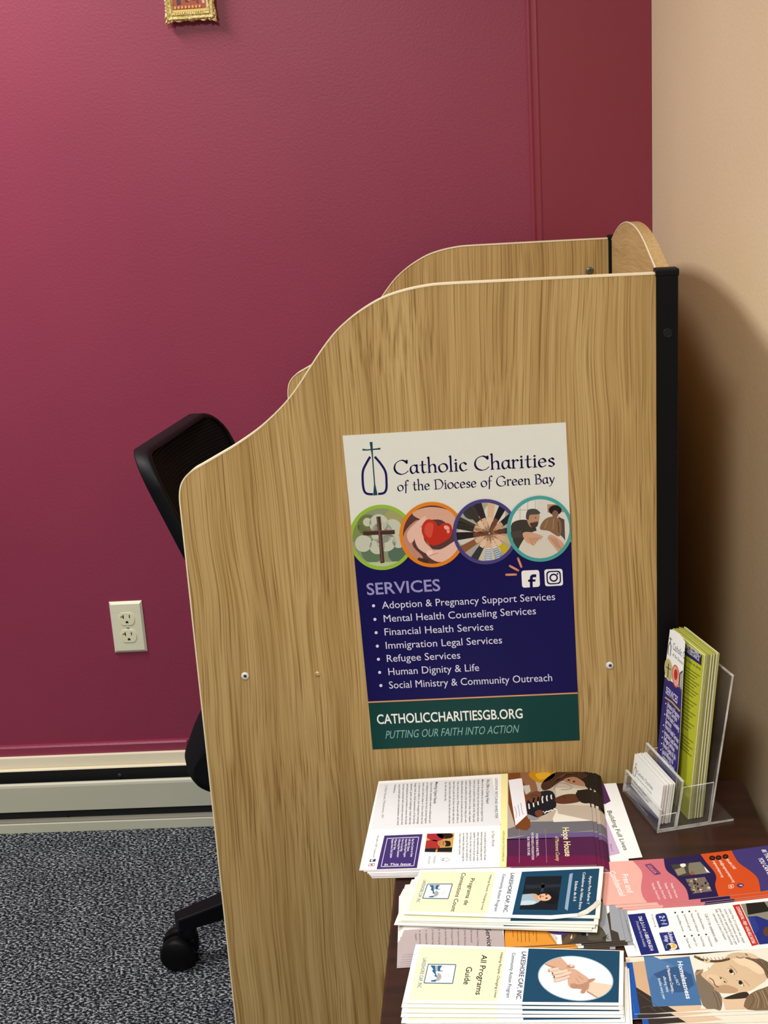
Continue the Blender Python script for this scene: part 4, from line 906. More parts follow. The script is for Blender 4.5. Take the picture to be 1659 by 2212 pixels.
# ---- white flyers lying under the newsletters
ZB = 0.5389
bq = [(1240, 1697), (1330.8, 1691.4), (1387.7, 1851.5), (1284, 1862)]
bf = sheet('flyer', ZB+0.0004, bq, idk, 0.00035, '#f5f5f4', [(1, '#5f2a66', m6([(1100, 278), (1162, 276), (1240, 470), (1175, 505), (1100, 460)]), 0), (1, '#d3b6da', m6([(1150, 600), (1195, 690), (1345, 1055), (1245, 1080), (1150, 1080)]), 0)])
tag(bf, 'white flyer with purple corner shapes sticking out right from under the newsletters', 'flyer', 'white flyers under the newsletters')
p = pic(K6, ZB+0.0004); p.text('Building Full Lives', (1200, 580), (1388, 1020), 46, '#22222a', 2, 0.004); p.text('about U', (1232, 948), (1246, 1030), 22, '#5f2a66', 2); p.build('lettering', bf)
bf2 = sheet('flyer', ZB, [(1222, 1700), (1318, 1695), (1358.6, 1860), (1262, 1866)], idk, 0.00035, '#f3f3f2'); tag(bf2, 'plain white flyer under the purple marked flyer, only its front edge showing', 'flyer', 'white flyers under the newsletters')

# ---- pink grey service leaflets lying at the table's left edge
ZG = 0.5432; K3 = crop(850, 1860, 0.15672); K1 = crop(840, 2000, 0.168776); K2 = crop(1100, 1980, 0.168776); K4 = crop(1090, 1860, 0.15672)
def m3(pts): return [K3(*q) for q in pts]
gq = m3([(160, 325), (1470, 240), (1535, 1215), (130, 1290)])
gr = sheet('service_leaflet', ZG, gq, idk, 0.0005, '#eae4e3', [(1, '#c2b5b6', m3([(120, 955), (1480, 850), (1560, 1230), (100, 1330)]), 0)], '#cfc2c3')
pile(gr, [(-0.001, -0.003, -0.004), (-0.002, -0.006, 0.004), (-0.0035, -0.009, -0.002), (-0.004, -0.011, 0.006), (-0.0055, -0.014, 0.000), (-0.0065, -0.016, 0.005)], 0.00068,
     'pinkish grey services leaflet', 'leaflet', 'pinkish grey services leaflets', 'pinkish grey services leaflet with a white band, topmost of its pile')
p = pic(K3, ZG); p.text('Services', (1268, 932), (1300, 1225), 70, '#2e2a2c', 3, 0.012)
for i, t in enumerate(['Pregnancy Testing', 'OB Ultrasound', '3D/4D OB Ultrasound', 'Options Counseling', 'Prenatal Visits', 'Birth Planning', 'STI Testing & Care', 'Perinatal Support', 'Adoption Referral', 'Abortion Recovery']):
    x = 1158-i*88.5; y = 940+i*6.4; p.text(t, (x-10, y), (x-2, y+len(t)*13.5), 24, '#5a4c50', 3); p.ell((x, y-28), 8, 6, '#4a3e42', 3)
p.text('Support', (298, 1002), (304, 1100), 24, '#5a4c50', 3)
for t, a, c in [('appointment:', (960, 640), (972, 840)), ('clinic@care.org', (725, 560), (742, 882)), ('920-684-2400', (500, 520), (512, 800)), ('www.care.org', (350, 560), (362, 828))]: p.text(t, a, c, 36, '#4a4448', 3)
p.ell((380, 882), 42, 22, '#2e4a86', 3); p.text('f', (372, 876), (374, 892), 34, '#f4f4f4', 4); p.build('lettering', gr)

# ---- orange leaflets with a house photograph
ZO = 0.5418
def m4(pts): return [K4(*q) for q in pts]
oq = m4([(20, 640), (1385, 560), (1475, 1105), (-5, 1190)])
og = sheet('orange_leaflet', ZO, oq, idk, 0.0005, '#f2f0ec', [(1, '#f0a23c', m4([(-20, 600), (620, 600), (560, 900), (640, 1020), (735, 1165), (-20, 1230)]), 0), (2, '#4a423a', m4([(780, 1020), (1000, 960), (1290, 700), (1385, 560), (1480, 1110), (795, 1165)]), 0), (3, '#a9aeb8', m4([(1270, 600), (1400, 540), (1490, 1110), (1400, 1108), (1380, 1000), (1290, 960)]), 0)], '#55504a')
pile(og, [(0.014, 0.001, 0.02), (0.019, -0.001, 0.03), (0.022, -0.005, 0.0), (0.004, -0.008, -0.04)], 0.00068, 'orange leaflet with a dark house photograph', 'leaflet', 'orange leaflets', 'orange leaflet with a purple oval and house photograph, topmost of its pile')
p = pic(K4, ZO); p.clip = [(20, 640), (1385, 560), (1475, 1105), (-5, 1190)]
p.ell((800, 925), 232, 92, '#6a4aa0', 4, -0.05)
for k in range(9): p.line([(570+k*7, 890+k*2), (600+k*10, 1010-k*2), (680+k*6, 1110-k*5), (722-k*1, 1150-k*12)], 3, '#8a5a1e', 3, 4)
for i, x in enumerate([430, 385, 330, 278, 222, 170, 108]): p.line([(x, 870+i*3), (x+12, 870+i*3+[240, 150, 240, 235, 240, 225, 160][i])], 9, '#a86a1c', 3)
for x in (690, 740, 790): p.line([(x, 900), (x+18, 960+(x % 3)*12)], 8, '#cdbfe6', 5)
p.p([(1060, 930), (1150, 930), (1150, 1030), (1060, 1030)], '#222226', 5); p.p([(1125, 935), (1150, 935), (1150, 1030), (1125, 1030)], '#aeb4c0', 6)
p.p([(800, 1100), (930, 960), (1000, 960), (960, 1080), (820, 1150)], '#6b5540', 5, 3); p.p([(905, 1060), (930, 1010), (935, 1060), (912, 1080)], '#e2c8b6', 6)
p.p([(1160, 1090), (1170, 960), (1300, 900), (1390, 1000), (1380, 1090)], '#5f584a', 5, 4)
for k in range(4): p.p([(1350+k*32, 1060+k*8), (1440+k*10, 1000+k*28), (1350+k*25, 1095)], '#2a2a24', 6)
p.build('picture', og)

# ---- blue and cream trifold leaflets, Spanish edition
ZP = 0.5505
pq = m3([(365, 120)]) + m4([(1365, 75), (1345, 330), (1308, 590), (1240, 655), (1150, 722), (1000, 765), (640, 797)]) + m3([(140, 730)])
def lake_areas(ms, yel, lb, blue): return [(1, '#ece9c4', yel, 0), (1, '#dfe7f2', lb, 0), (1, '#1a5072', blue, 0)]
blueP = m4([(240, 148), (1308, 102), (1262, 560), (1225, 620), (1060, 715), (640, 748), (105, 740)])
yelP = m3([(385, 145), (1405, 150), (1295, 728), (190, 690)]); lbP = m3([(1405, 150)]) + m4([(240, 148), (105, 740)]) + m3([(1295, 728)])
full = m3([(365, 120)]) + m4([(1365, 75), (1310, 790)]) + m3([(140, 730)])
blueF = m4([(240, 148), (1308, 102), (1250, 745), (105, 740)])
pt_ = sheet('trifold_leaflet', ZP, pq, idk, 0.0006, '#f6f7f4', lake_areas(m3, yelP, lbP, blueP), '#e6e6e0')
tag(pt_, 'cream and blue trifold leaflet with child portrait and curled corner, topmost of its pile', 'leaflet', 'cream and blue trifolds with a child portrait')
lo_ = sheet('trifold_leaflet', ZP-0.0009, full, idk, 0.0006, '#e9e9e0', lake_areas(m3, yelP, lbP, blueF), '#e6e6e0')
pile(lo_, [(-0.003, -0.010, 0.004), (-0.006, -0.012, -0.012), (-0.010, -0.016, -0.01), (-0.004, -0.017, -0.02)], 0.0010, 'cream and blue trifold leaflet of the child portrait pile', 'leaflet', 'cream and blue trifolds with a child portrait', 'cream and blue trifold leaflet under the curled corner of the child portrait one')
for o in C.objects:
    if o.name.startswith('trifold_leaflet') and 'label' in o and 'child portrait pile' in o['label']:
        for i in range(1, 6):
            if ORD[i] in o['label']: o['label'] = f'cream and blue trifold leaflet, {ORD[i+1]} of the child portrait pile'; break
# the turned-up corner
p = Print(level(ZP), K4); a = [p.P(q, 1) for q in [(1308, 590), (1240, 655), (1150, 722), (1000, 765)]]; up = [q+Vector((0, 0, 0.0035)) for q in [p.P(q, 1) for q in [(1290, 560), (1215, 635), (1120, 705), (1000, 762)]]]
p.raw(a+up, [(0, 1, 5, 4), (1, 2, 6, 5), (2, 3, 7, 6)], mat('#f4f4ec')); p.build('curled_corner', pt_)
def lake_logo(p, q, w):
    """framed lakeside emblem drawn in the parallelogram q (corner order: top left, top right, bottom right, bottom left)"""
    q = [Vector(x) for x in q]
    def f(u, v): r_ = q[0].lerp(q[1], u).lerp(q[3].lerp(q[2], u), v); return (r_.x, r_.y)
    p.p([f(0, 0), f(1, 0), f(1, 1), f(0, 1)], '#f4f6f4', 3); p.frame([f(0, 0), f(1, 0), f(1, 1), f(0, 1)], w, '#3f6c94', 5)
    p.p([f(.08, .06), f(.25, .06), f(.33, .42), f(.42, .70), f(.30, .62), f(.33, .55), f(.18, .35), f(.22, .28)], '#2f74a8', 4); p.p([f(.25, .06), f(.38, .06), f(.40, .34), f(.32, .40)], '#b9bcc0', 4)
    p.p([f(.37, .06), f(.52, .06), f(.46, .22), f(.50, .36), f(.40, .38), f(.37, .20)], '#2f74a8', 4); p.p([f(.50, .33), f(.58, .34), f(.58, .37), f(.50, .38)], '#2f5a84', 4)
    p.p([f(.40+.0+.17*math.sin(t), .68-.22*math.cos(t)) for t in [PI*i/12 for i in range(13)]] + [f(.40, .9)], '#b4b6b8', 4)
    p.p([f(.22, .86), f(.40, .80), f(.40, .93), f(.24, .93)], '#2f74a8', 4); p.p([f(.06, .88), f(.10, .90), f(.06, .93)], '#2f74a8', 4)
    for u, v in ((.68, .52), (.66, .62), (.76, .50), (.72, .66), (.80, .58)): p.line([f(u, v), f(u+.03, v+.03), f(u+.01, v+.07)], w*0.35, '#7a8088', 4)
p = pic(K3, ZP); lake_logo(p, [(470, 320), (812, 318), (752, 520), (402, 515)], 11); p.build('emblem', pt_)
p = pic(K3, ZP); p.text('LAKESHORE CAP, INC.', (415, 262), (312, 575), 42, '#2f74a8', 3, 0.004); p.build('logo_lettering', pt_); p = pic(K3, ZP); p.text('Connections Count', (945, 162), (790, 697), 55, '#141619', 3, 0.009); p.text('Programa de', (1066, 238), (966, 607), 55, '#141619', 3, 0.009)
p.build('title_lettering', pt_); p = pic(K3, ZP); p.text('Helping People; Changing Lives', (1335, 190), (1205, 672), 24, '#26282c', 3, 0.010, 0.2); p.text('Community Action Program', (1508, 180), (1388, 692), 38, '#1a222c', 3, 0.005); p.text('LAKESHORE CAP, INC.', (1620, 165), (1512, 712), 50, '#141619', 3, 0.008); p.build('organisation_lettering', pt_)
p = pic(K4, ZP); p.text('Apoyo Para Padres Y', (1172, 205), (1132, 597), 36, '#eef2f6', 3, 0.006); p.text('Cuidadores de Niños Entre', (1082, 155), (1020, 665), 36, '#eef2f6', 3, 0.006); p.text('Edades de 0-5', (975, 278), (945, 552), 36, '#eef2f6', 3, 0.006); p.p([(895, 180), (942, 165), (870, 685), (828, 660)], '#9db6d2', 3); p.build('back_lettering', pt_)
p = pic(K4, ZP); pq2 = [(295, 215), (790, 205), (725, 675), (205, 668)]; p.p(pq2, '#1a2028', 3); p.clip = pq2
p.p([(290, 330), (770, 320), (760, 360), (285, 385)], '#2a3340', 4); p.p([(510, 300), (560, 320), (530, 430), (500, 420)], '#3a4450', 4); p.ell((640, 500), 110, 90, '#14161c', 4)
p.p([(215, 480), (330, 455), (440, 460), (490, 540), (420, 590), (250, 610), (210, 600)], '#a9c4d4', 5, 4); p.p([(220, 560), (330, 545), (430, 560), (400, 600), (220, 608)], '#c3d9e4', 6, 3); p.p([(370, 460), (470, 480), (500, 545), (440, 540)], '#e0b088', 6, 3)
p.ell((550, 502), 92, 50, '#e8bc98', 7); p.ell((575, 465), 16, 10, '#3a2418', 8); p.ell((578, 515), 16, 10, '#3a2418', 8); p.ell((530, 492), 8, 10, '#b8805e', 8); p.ell((495, 492), 13, 18, '#b0564a', 8); p.p([(600, 440), (690, 430), (740, 520), (660, 590), (560, 570), (650, 520)], '#14161c', 8, 4)
tag(p.build('portrait', pt_), 'dark portrait of a child in a pale shirt')

# ---- blue and cream trifold leaflets, clasped hands
ZA = 0.5510
def m1(pts): return [K1(*q) for q in pts]
def m2_(pts): return [K2(*q) for q in pts]
aq = m1([(345, 235)]) + m2_([(1465, 435), (1455, 1137)]) + m1([(172, 985)])
ap = sheet('trifold_leaflet', ZA, aq, idk, 0.0006, '#f7f8f5', lake_areas(m1, m1([(400, 262), (1495, 300), (1392, 966), (252, 950)]), m1([(1495, 300)]) + m2_([(248, 408), (168, 1092)]) + m1([(1392, 966)]), m2_([(248, 408), (1415, 440), (1400, 1101), (168, 1092)])), '#ecece6')
pile(ap, [(-0.001, -0.0045, 0.002), (-0.001, -0.010, 0.006), (-0.002, -0.014, 0.016), (-0.002, -0.0200, 0.028), (0.002, -0.022, 0.034), (0.004, -0.024, 0.045), (0.003, -0.028, 0.035), (0.000, -0.031, 0.03)], 0.00125, 'cream and blue trifold leaflet of the clasped hands pile', 'leaflet', 'cream and blue trifolds with clasped hands', 'cream and blue trifold leaflet with clasped hands in a white oval, topmost of its pile')
for o in C.objects:
    if 'label' in o and 'clasped hands pile' in o['label']: o['label'] = o['label'].replace(' of the clasped hands pile', '').replace('of its pile', 'of the clasped hands pile')
p = pic(K1, ZA); lake_logo(p, [(505, 492), (858, 498), (815, 738), (450, 732)], 11); p.build('emblem', ap)
p = pic(K1, ZA); p.text('LAKESHORE CAP, INC.', (440, 412), (362, 803), 46, '#2f74a8', 3, 0.004); p.build('logo_lettering', ap); p = pic(K1, ZA); p.text('Guide', (995, 525), (955, 750), 74, '#141619', 3, 0.009); p.text('All Programs', (1190, 370), (1108, 882), 72, '#141619', 3, 0.009)
p.build('title_lettering', ap); p = pic(K1, ZA); p.text('Helping People; Changing Lives', (1435, 340), (1345, 917), 30, '#26282c', 3, 0.010, 0.2); p.text('Community Action Program', (1580, 345), (1502, 920), 42, '#1a222c', 3, 0.005); p.build('organisation_lettering', ap)
p = pic(K2, ZA); p.text('LAKESHORE CAP, INC.', (165, 450), (88, 1062), 58, '#141619', 3, 0.008); p.build('heading_lettering', ap)
p = pic(K2, ZA); p.ell((850, 792), 486, 286, '#9fc0d2', 2, 0.12, 56); p.ell((850, 792), 474, 276, '#f7fafa', 3, 0.12, 56)
el = [(850+474*math.cos(t)*math.cos(.12)-276*math.sin(t)*math.sin(.12), 792+474*math.cos(t)*math.sin(.12)+276*math.sin(t)*math.cos(.12)) for t in [2*PI*i/40 for i in range(40)]]
p.clip = el; s1, s2, s3 = '#dcb298', '#c79a80', '#eccdb8'
p.p([(400, 590), (450, 560), (640, 500), (740, 605), (800, 690), (700, 690), (560, 660), (470, 620)], s1, 4); p.p([(440, 600), (600, 650), (700, 690), (560, 665), (450, 615)], s2, 5)
p.p([(1000, 800), (1090, 840), (1340, 880), (1340, 960), (1160, 1060), (1000, 960)], s3, 4); p.p([(1000, 950), (1160, 1050), (1130, 1050), (985, 965)], s2, 5)
p.p([(735, 640), (780, 612), (830, 625), (830, 660), (760, 660)], s2, 6, 4); p.ell((800, 630), 26, 16, s3, 7)
p.p([(740, 690), (830, 670), (930, 730), (1020, 800), (1030, 880), (1000, 950), (900, 930), (800, 920), (755, 880), (745, 790)], s1, 5, 5); p.p([(790, 860), (900, 870), (1010, 840), (1000, 930), (900, 925), (800, 915)], s2, 6, 5)
for q, w in [([(500, 695), (560, 680), (635, 665)], 34), ([(545, 735), (640, 715), (745, 690)], 38), ([(565, 775), (680, 750), (790, 715)], 38), ([(575, 825), (680, 800), (770, 765)], 36)]:
    p.line(q, w+8, '#a87860', 6, 4); p.line(q, w, s3, 7, 4); p.ell(q[0], w*0.5, w*0.48, s3, 7, n=14); p.ell((q[0][0]-4, q[0][1]), w*0.28, w*0.26, '#f3d8cc', 8, n=10)
p.p([(1010, 810), (1080, 792), (1102, 805), (1070, 830), (1015, 850)], s2, 7, 4); p.p([(960, 900), (990, 930), (960, 985), (915, 980), (920, 950)], s2, 7, 4)
for q in ([(880, 760), (950, 810)], [(850, 790), (900, 850)], [(830, 850), (870, 900)]): p.line(q, 5, '#b58468', 8)
tag(p.build('picture', ap), 'picture of clasped hands on a white oval')

# ---- pink, navy, orange and purple leaflets
ZK = 0.5420; K8 = crop(1260, 1790, 0.240506)
def m8(pts): return [K8(*q) for q in pts]
def pl_y(poly, x):
    for (xa, ya), (xb, yb) in zip(poly, poly[1:]):
        if xa <= x <= xb: return ya+(yb-ya)*(x-xa)/(xb-xa)
    return poly[-1][1]
PT = [(45, 310), (735, 268), (1330, 196), (1900, 118)]; PB = [(190, 688), (945, 640), (1590, 568), (1900, 505)]
pk = m8(PT+PB[::-1])
def band(left):   # everything right of a wavy boundary, out to the leaflet's end
    lx, rx = left[0][0], left[-1][0]
    top = [(lx, pl_y(PT, lx))]+[q for q in PT if q[0] > lx]; bot = [q for q in PB if q[0] > rx][::-1]+[(rx, pl_y(PB, rx))]
    cv = [(q.x, q.y) for q in smooth_curve([(a, c, 0) for a, c in [(lx, pl_y(PT, lx))]+left[1:-1]+[(rx, pl_y(PB, rx))]], 5)]
    return m8(top+bot[:-1]+cv[::-1][:-1])
ck_ = sheet('pink_leaflet', ZK, pk, idk, 0.0006, '#eeb0a6', [(1, '#e8808c', band([(440, 0), (500, 350), (530, 410), (518, 530), (535, 610), (575, 0)]), 0),
    (2, '#2a1d58', band([(722, 0), (745, 370), (830, 440), (915, 530), (942, 600), (947, 0)]), 0),
    (3, '#ee5a24', band([(1052, 0), (1110, 310), (1170, 380), (1195, 440), (1185, 510), (1215, 0)]), 0),
    (4, '#4c3f86', band([(1330, 0), (1390, 300), (1470, 360), (1540, 415), (1575, 470), (1592, 0)]), 0)], '#d9b0aa', clip=False)
pile(ck_, [(0.012, -0.004, 0.003), (0.016, -0.006, 0.010), (0.015, -0.008, 0.006), (0.018, -0.009, 0.012)], 0.00072, 'pink and purple opening hours leaflet', 'leaflet', 'pink and purple leaflets', 'pink, navy, orange and purple leaflet, topmost of its pile')
p = pic(K8, ZK)
p.text('Free and', (345, 412), (398, 576), 52, '#fdf4f2', 6, 0.012); p.text('Confidential', (232, 385), (330, 608), 48, '#fdf4f2', 6, 0.012); p.build('title_lettering', ck_); p = pic(K8, ZK)
p.frame([(555, 327), (607, 317), (694, 405), (642, 415)], 5, '#5a3f8c', 6); p.frame([(566, 331), (602, 324), (681, 402), (645, 409)], 3, '#5a3f8c', 6); p.text('OPEN', (585, 334), (654, 405), 30, '#5a3f8c', 6)
for a, c, t in [((780, 490), (835, 622), 'Monday: 10 am-4 pm'), ((725, 490), (785, 628), 'Tuesday: 10 am-4 pm'), ((655, 472), (730, 632), 'Wednesday: 10 am-4 pm'), ((608, 490), (676, 637), 'Thursday: 10 am-4 pm')]: p.text(t, a, c, 20, '#fbe9e8', 6, 0.01)
p.build('opening_hours', ck_); p = pic(K8, ZK)
for q in [(1158, 265), (1215, 262), (1277, 252)]: p.ell(q, 27, 21, '#201616', 6); p.ell(q, 10, 8, '#8a3a22', 7)
for a, c, t in [((1275, 275), (1350, 365), '920-684-CARE'), ((1215, 285), (1345, 485), 'info@pregnancyhelpmc.org'), ((1160, 290), (1245, 440), 'pregnancyhelpmc.org')]: p.text(t, a, c, 22, '#fbe6dc', 6, 0.01)
p.ell((1410, 511), 32, 19, '#5a3f7c', 6); p.text('f', (1400, 506), (1406, 520), 24, '#fff2ea', 7, 0.01); p.frame([(1305, 510), (1345, 503), (1350, 532), (1310, 538)], 4, '#fbe0d2', 6); p.ell((1328, 521), 9, 7, '#fbe0d2', 6)
p.build('contact_details', ck_); p = pic(K8, ZK); p.text('BE THE BEST', (1600, 192), (1680, 330), 34, '#f6f4fa', 6, 0.014); p.text('YOU CAN BE', (1566, 265), (1662, 420), 38, '#f6f4fa', 6, 0.014)
p.build('slogan_lettering', ck_)
for nm, q, dr in (('photo', [(785, 327), (1050, 300), (1140, 400), (850, 432)], 0), ('photo', [(918, 455), (1092, 435), (1157, 562), (985, 586)], 1)):
    p = pic(K8, ZK); p.p(q, '#4a4640' if dr == 0 else '#8a7c70', 6); p.clip = q
    if dr == 0: p.p([(950, 310), (1060, 300), (1120, 400), (970, 425)], '#8f8a78', 7, 3); p.p([(820, 370), (900, 345), (925, 400), (850, 425)], '#a89a80', 7); p.ell((895, 330), 26, 18, '#e8e4da', 8); p.p([(1085, 345), (1120, 350), (1140, 400), (1105, 390)], '#e6e2d6', 8); p.p([(960, 400), (980, 380), (1010, 420), (970, 428)], '#b05a4a', 8)
    else:
        rr = random.Random(5)
        for k in range(26): x, y = rr.uniform(930, 1140), rr.uniform(445, 580); p.ell((x, y), rr.uniform(8, 18), rr.uniform(6, 12), rr.choice(['#2a2424', '#5a4a46', '#c9a58e', '#d8d0c8', '#1d1a1c', '#b06a5a']), 7+k % 8, n=10)
    p.build(nm, ck_)

# ---- white help-line flyers
ZU = 0.5398
uq = m8([(275, 770), (665, 700), (1900, 545), (1900, 1045), (1659, 1075), (400, 1150)])
un = sheet('flyer', ZU, uq, idk, 0.0004, '#f6f6f4', [(1, '#1f2a80', m8([(400, 772), (552, 757), (682, 1118), (520, 1137)]), 0), (1, '#d9382e', m8([(1340, 688), (1405, 678), (1577, 1040), (1515, 1056)]), 0),
    (1, '#a09a8a', m8([(1412, 678), (1900, 625), (1900, 1000), (1580, 1040)]), 0), (2, '#23241f', m8([(1460, 672), (1625, 658), (1680, 740), (1480, 775)]), 0), (2, '#26348a', m8([(1478, 790), (1560, 785), (1640, 815), (1900, 900), (1900, 1010), (1582, 1042)]), 0)])
pile(un, [(0.003, 0.004, -0.012)], 0.00055, 'white help line flyer', 'flyer', 'white help line flyers', 'white help line flyer with navy and red bands, top of its pair')
C.objects['flyer.003']['label'] = 'white help line flyer, lower of its pair, corner showing beside the pink leaflets'
p = pic(K8, ZU); p.text('Dial: 2-1-1 or 1-800-924-5514', (494, 792), (602, 1096), 30, '#f2f2fa', 3, 0.012); p.text('(Translation Services Available)', (470, 832), (545, 1062), 22, '#c6cbe8', 3); p.text('For Emergency Services, call 9-1-1', (375, 825), (466, 1100), 18, '#6a6c70', 3); p.build('phone_lettering', un); p = pic(K8, ZU)
for i, (t, d, a, c) in enumerate([('Veterans/Military Services', (825, 755), (834, 775), (890, 925)), ('Government & Legal Aid', (890, 750), (898, 768), (956, 918)), ('Mental Health & Addictions', (952, 744), (960, 764), (1024, 928)), ('Housing/Shelter/Utilities', (1010, 740), (1018, 757), (1076, 905)), ('Disaster Relief', (910, 967), (918, 985), (952, 1075)), ('Health Care', (975, 962), (982, 980), (1012, 1056)), ('Food/Clothing', (1037, 956), (1046, 972), (1080, 1060)), ('Transportation', (1103, 951), (1111, 966), (1148, 1060))]):
    p.ell(d, 9, 8, '#d9b45a' if i == 3 else '#4a3a3a', 3, n=14); p.text(t, a, c, 19, '#3c3e42', 3)
p.text('Call 211 for assistance with:', (1088, 767), (1190, 1022), 24, '#2e3034', 3, 0.006)
for t, a, c in [('United Way 211 provides easy, simple', (1300, 720), (1436, 1028)), ('access to health and human services,', (1262, 724), (1394, 1026)), ('gives callers an opportunity to get or give', (1215, 720), (1368, 1042)), ('help, and serves as a hub for community', (1182, 724), (1330, 1046)), ('information in times of disaster', (1158, 766), (1272, 1002))]: p.text(t, a, c, 21, '#303236', 3)
p.build('assistance_list', un); p = pic(K8, ZU); p.text('CONFIDENTIAL • FREE • AVAILABLE 24/7/365', (1370, 702), (1520, 1032), 27, '#fbeeec', 3, 0.012); p.build('banner_lettering', un)
p = pic(K8, ZU); rrect(p, [(640, 772), (740, 752), (777, 872), (680, 888)], '#24388c', 3, 0.28); p.p([(672, 872), (686, 896), (704, 876)], '#24388c', 3); p.text('2·1·1', (680, 785), (706, 860), 46, '#f2f2fa', 4, 0.012); p.text('Get Connected. Get Help.', (610, 770), (644, 888), 14, '#4a4c60', 3); tag(p.build('emblem', un), 'navy speech bubble emblem')
p = pic(K8, ZU); p.p([(680, 936), (805, 924), (866, 1085), (736, 1100)], '#2a3a8e', 3); p.text('United', (758, 932), (787, 1022), 34, '#f2f2fa', 4, 0.01); p.text('Way', (718, 958), (740, 1020), 34, '#f2f2fa', 4, 0.01); p.ell((793, 1060), 50, 32, '#f0e2c0', 4); p.p([(745, 1055), (770, 1040), (790, 1075), (760, 1088)], '#20306e', 5, 3); p.ell((806, 1056), 26, 22, '#e8bf6a', 5); p.line([(795, 1075), (790, 1050)], 8, '#f6ecd2', 6); p.build('emblem', un)
p = pic(K8, ZU); p.ell((1650, 925), 34, 42, '#6b4632', 4); p.p([(1480, 792), (1540, 800), (1580, 900), (1540, 960)], '#31429c', 4); p.build('photo', un)

# ---- booklets with a girl's portrait
ZL = 0.5425; K9 = crop(1340, 2020, 0.192285)
def m9(pts): return [K9(*q) for q in pts]
lq = m9([(55, 250), (772, 222), (1659, 150), (2300, 85), (2300, 790), (1659, 845), (160, 885)])
hm = sheet('booklet', ZL, lq, idk, 0.0006, '#e6dccb', [(1, '#1f5fc0', m9([(40, 240), (126, 245), (226, 890), (150, 895)]), 0), (1, '#d9b492', m9([(126, 245), (300, 235), (420, 800), (226, 890)]), 0), (2, '#3c3430', m9([(172, 582), (360, 700), (640, 860), (226, 890)]), 0), (1, '#dfc3a4', m9([(420, 790), (910, 780), (1050, 830), (640, 870)]), 0),
      (3, '#4f7fb8', m9([(262, 243), (772, 222), (915, 786), (365, 806)]), 0)], '#dfe3ec')
pile(hm, [(-0.004, -0.004, 0.02), (0.006, -0.014, -0.004), (0.008, -0.018, 0.0)], 0.00075, 'blue spined booklet with a girl portrait', 'booklet', 'booklets with a girl portrait', 'blue spined booklet with a sepia portrait of a girl, topmost of its pile')
p = pic(K9, ZL); p.p([(372, 440), (500, 385), (625, 352), (800, 445), (830, 560), (720, 640), (600, 645)], '#3a6298', 4); p.p([(262, 243), (372, 240), (620, 350), (380, 430), (310, 520)], '#5c8ac0', 4)
p.text('Homelessness', (640, 297), (742, 717), 54, '#f4f6fa', 5, 0.016); p.text('is a FACT', (597, 452), (640, 566), 28, '#e8eef6', 5, 0, 0.1); p.text('in Manitowoc County...', (517, 345), (582, 657), 32, '#f0e6ea', 5, 0.012); p.text('affecting many', (478, 465), (522, 642), 30, '#e8eef6', 5, 0, 0.1); p.text('families every year', (420, 485), (482, 722), 30, '#e8eef6', 5, 0, 0.1); p.build('title_lettering', hm)
p = pic(K9, ZL); p.clip = [(776, 223), (2300, 86), (2300, 790), (1659, 845), (900, 866)]
p.p([(776, 225), (2300, 85), (2300, 790), (900, 830), (915, 786)], '#e9e2d4', 3)
p.p([(838, 430), (920, 395), (935, 450), (1060, 590), (1140, 700), (1130, 840), (1060, 830), (925, 790)], '#8d7e6c', 4, 3); p.p([(838, 432), (925, 380), (935, 405), (850, 455)], '#b89a76', 5)
p.p([(905, 445), (985, 395), (1050, 320), (1130, 280), (1240, 235), (1400, 250), (1540, 290), (1640, 400), (1640, 500), (1560, 560), (1420, 640), (1180, 655), (1090, 620), (1010, 545)], '#ddc2a0', 6, 4)
p.p([(1240, 240), (1420, 252), (1560, 300), (1640, 400), (1560, 440), (1420, 360), (1330, 330)], '#e8d2b2', 7, 4); p.p([(1050, 600), (1180, 560), (1320, 610), (1280, 650), (1120, 650)], '#c9a683', 7, 4); p.p([(960, 470), (1040, 440), (1150, 500), (1100, 560), (1020, 540)], '#e2c8a6', 7, 4)
for c, a in (((1242, 410), 0.9), ((1348, 538), 0.9)):
    p.ell(c, 46, 20, '#efe4d2', 9, a); p.ell(c, 26, 20, '#4a3a2c', 10, a); p.ell(c, 12, 10, '#17110c', 11, a)
p.line([(1205, 378), (1250, 385), (1285, 450)], 6, '#4a3828', 10, 3); p.line([(1310, 512), (1360, 520), (1390, 580)], 6, '#4a3828', 10, 3); p.line([(1230, 345), (1290, 390), (1310, 430)], 5, '#a8865f', 9, 3); p.line([(1390, 510), (1440, 560), (1450, 580)], 5, '#a8865f', 9, 3)
p.ell((1128, 487), 12, 8, '#5a4230', 9, 0.7); p.ell((1172, 528), 12, 8, '#5a4230', 9, 0.7); p.line([(1110, 470), (1150, 480), (1200, 520), (1180, 550)], 4, '#b08c68', 9, 3)
p.line([(1000, 482), (1045, 515), (1060, 560), (1105, 588)], 11, '#8a5c46', 9, 4); p.line([(985, 500), (1040, 560), (1085, 598)], 7, '#c49a7c', 9, 4)
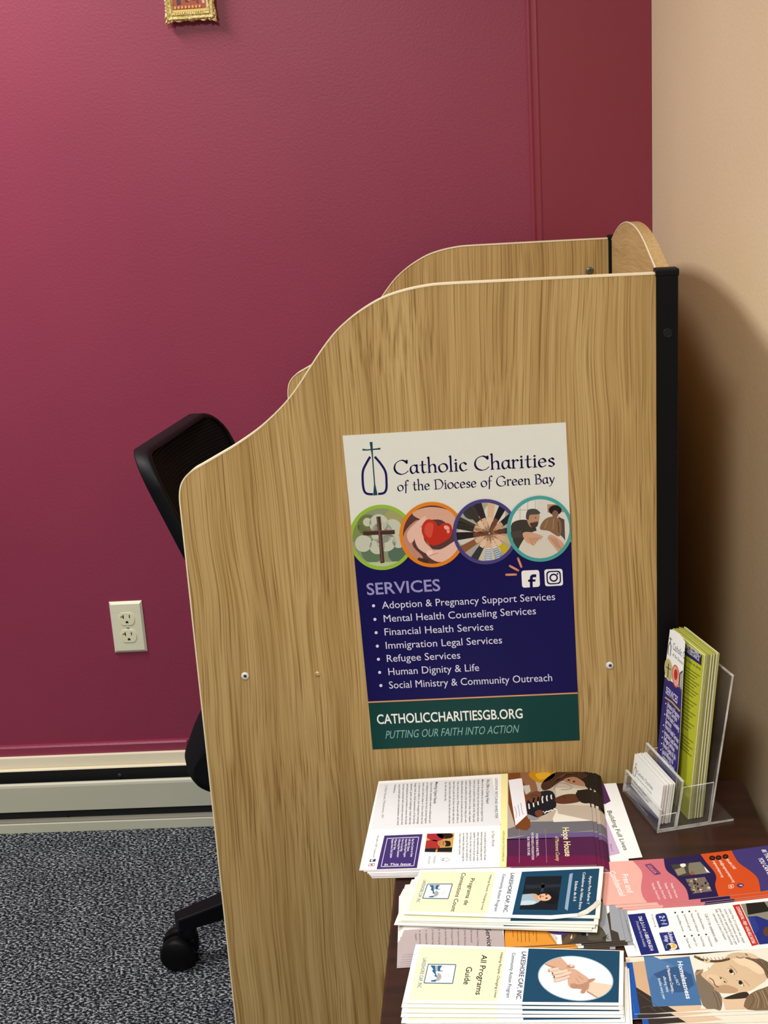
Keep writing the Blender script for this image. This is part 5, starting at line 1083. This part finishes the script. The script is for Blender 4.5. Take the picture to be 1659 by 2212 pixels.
p.p([(1390, 255), (1560, 262), (1700, 330), (1800, 420), (1700, 520), (1640, 470), (1600, 380), (1500, 300)], '#7d6a54', 8, 4)
for k in range(7): p.line([(1480+k*26, 272+k*7), (1570+k*20, 330+k*14), (1640+k*10, 420+k*12)], 4, ['#4f4132', '#a08a6c', '#3c3026'][k % 3], 9, 3)
p.line([(830, 238), (920, 280), (1030, 296), (1130, 292), (1230, 268)], 26, '#5f4c3a', 8, 4)
for k in range(9): p.line([(840+k*43, 232+k*6-(k > 4)*(k-4)*9), (862+k*43, 262+k*6-(k > 4)*(k-4)*9)], 7, '#a58d6c', 9)
p.ell((975, 290), 36, 24, '#d8c8a0', 9); p.ell((965, 285), 14, 10, '#7a6448', 10); p.line([(990, 360), (985, 380), (1005, 385)], 4, '#8a7050', 8, 3)
p.p([(1200, 230), (1290, 200), (1400, 205), (1440, 245), (1340, 260), (1230, 262)], '#d8bd9c', 9, 4); p.p([(1395, 205), (1480, 210), (1560, 262), (1470, 262)], '#e0c6a6', 9, 4); p.line([(1300, 240), (1340, 262), (1390, 250)], 7, '#6a523e', 10, 3)
p.p([(1160, 715), (1300, 660), (1420, 640), (1440, 700), (1300, 720)], '#3a3028', 7, 3); p.p([(1140, 700), (1420, 690), (1430, 830), (1180, 838)], '#e0c4a4', 6)
p.p([(1410, 720), (1480, 650), (1600, 600), (1800, 560), (1900, 830), (1430, 838)], '#8a735a', 8, 3)
for k in range(9): p.line([(1470+k*24, 660-k*8), (1500+k*28, 730), (1450+k*44, 825)], 5, ['#5c4a38', '#b29a76', '#c9b48e'][k % 3], 9, 3)
p.line([(1060, 600), (1100, 690), (1140, 800)], 5, '#5c5044', 7, 3); p.line([(1040, 640), (1085, 740), (1100, 830)], 5, '#5c5044', 7, 3)
tag(p.build('portrait', hm), 'sepia portrait of a girl resting her head')
p = pic(K9, ZL); p.line([(190, 640), (300, 720), (520, 870)], 5, '#6a5e54', 4, 3); p.line([(240, 820), (330, 800), (400, 860)], 5, '#6a5e54', 4, 3); p.build('photo', hm)
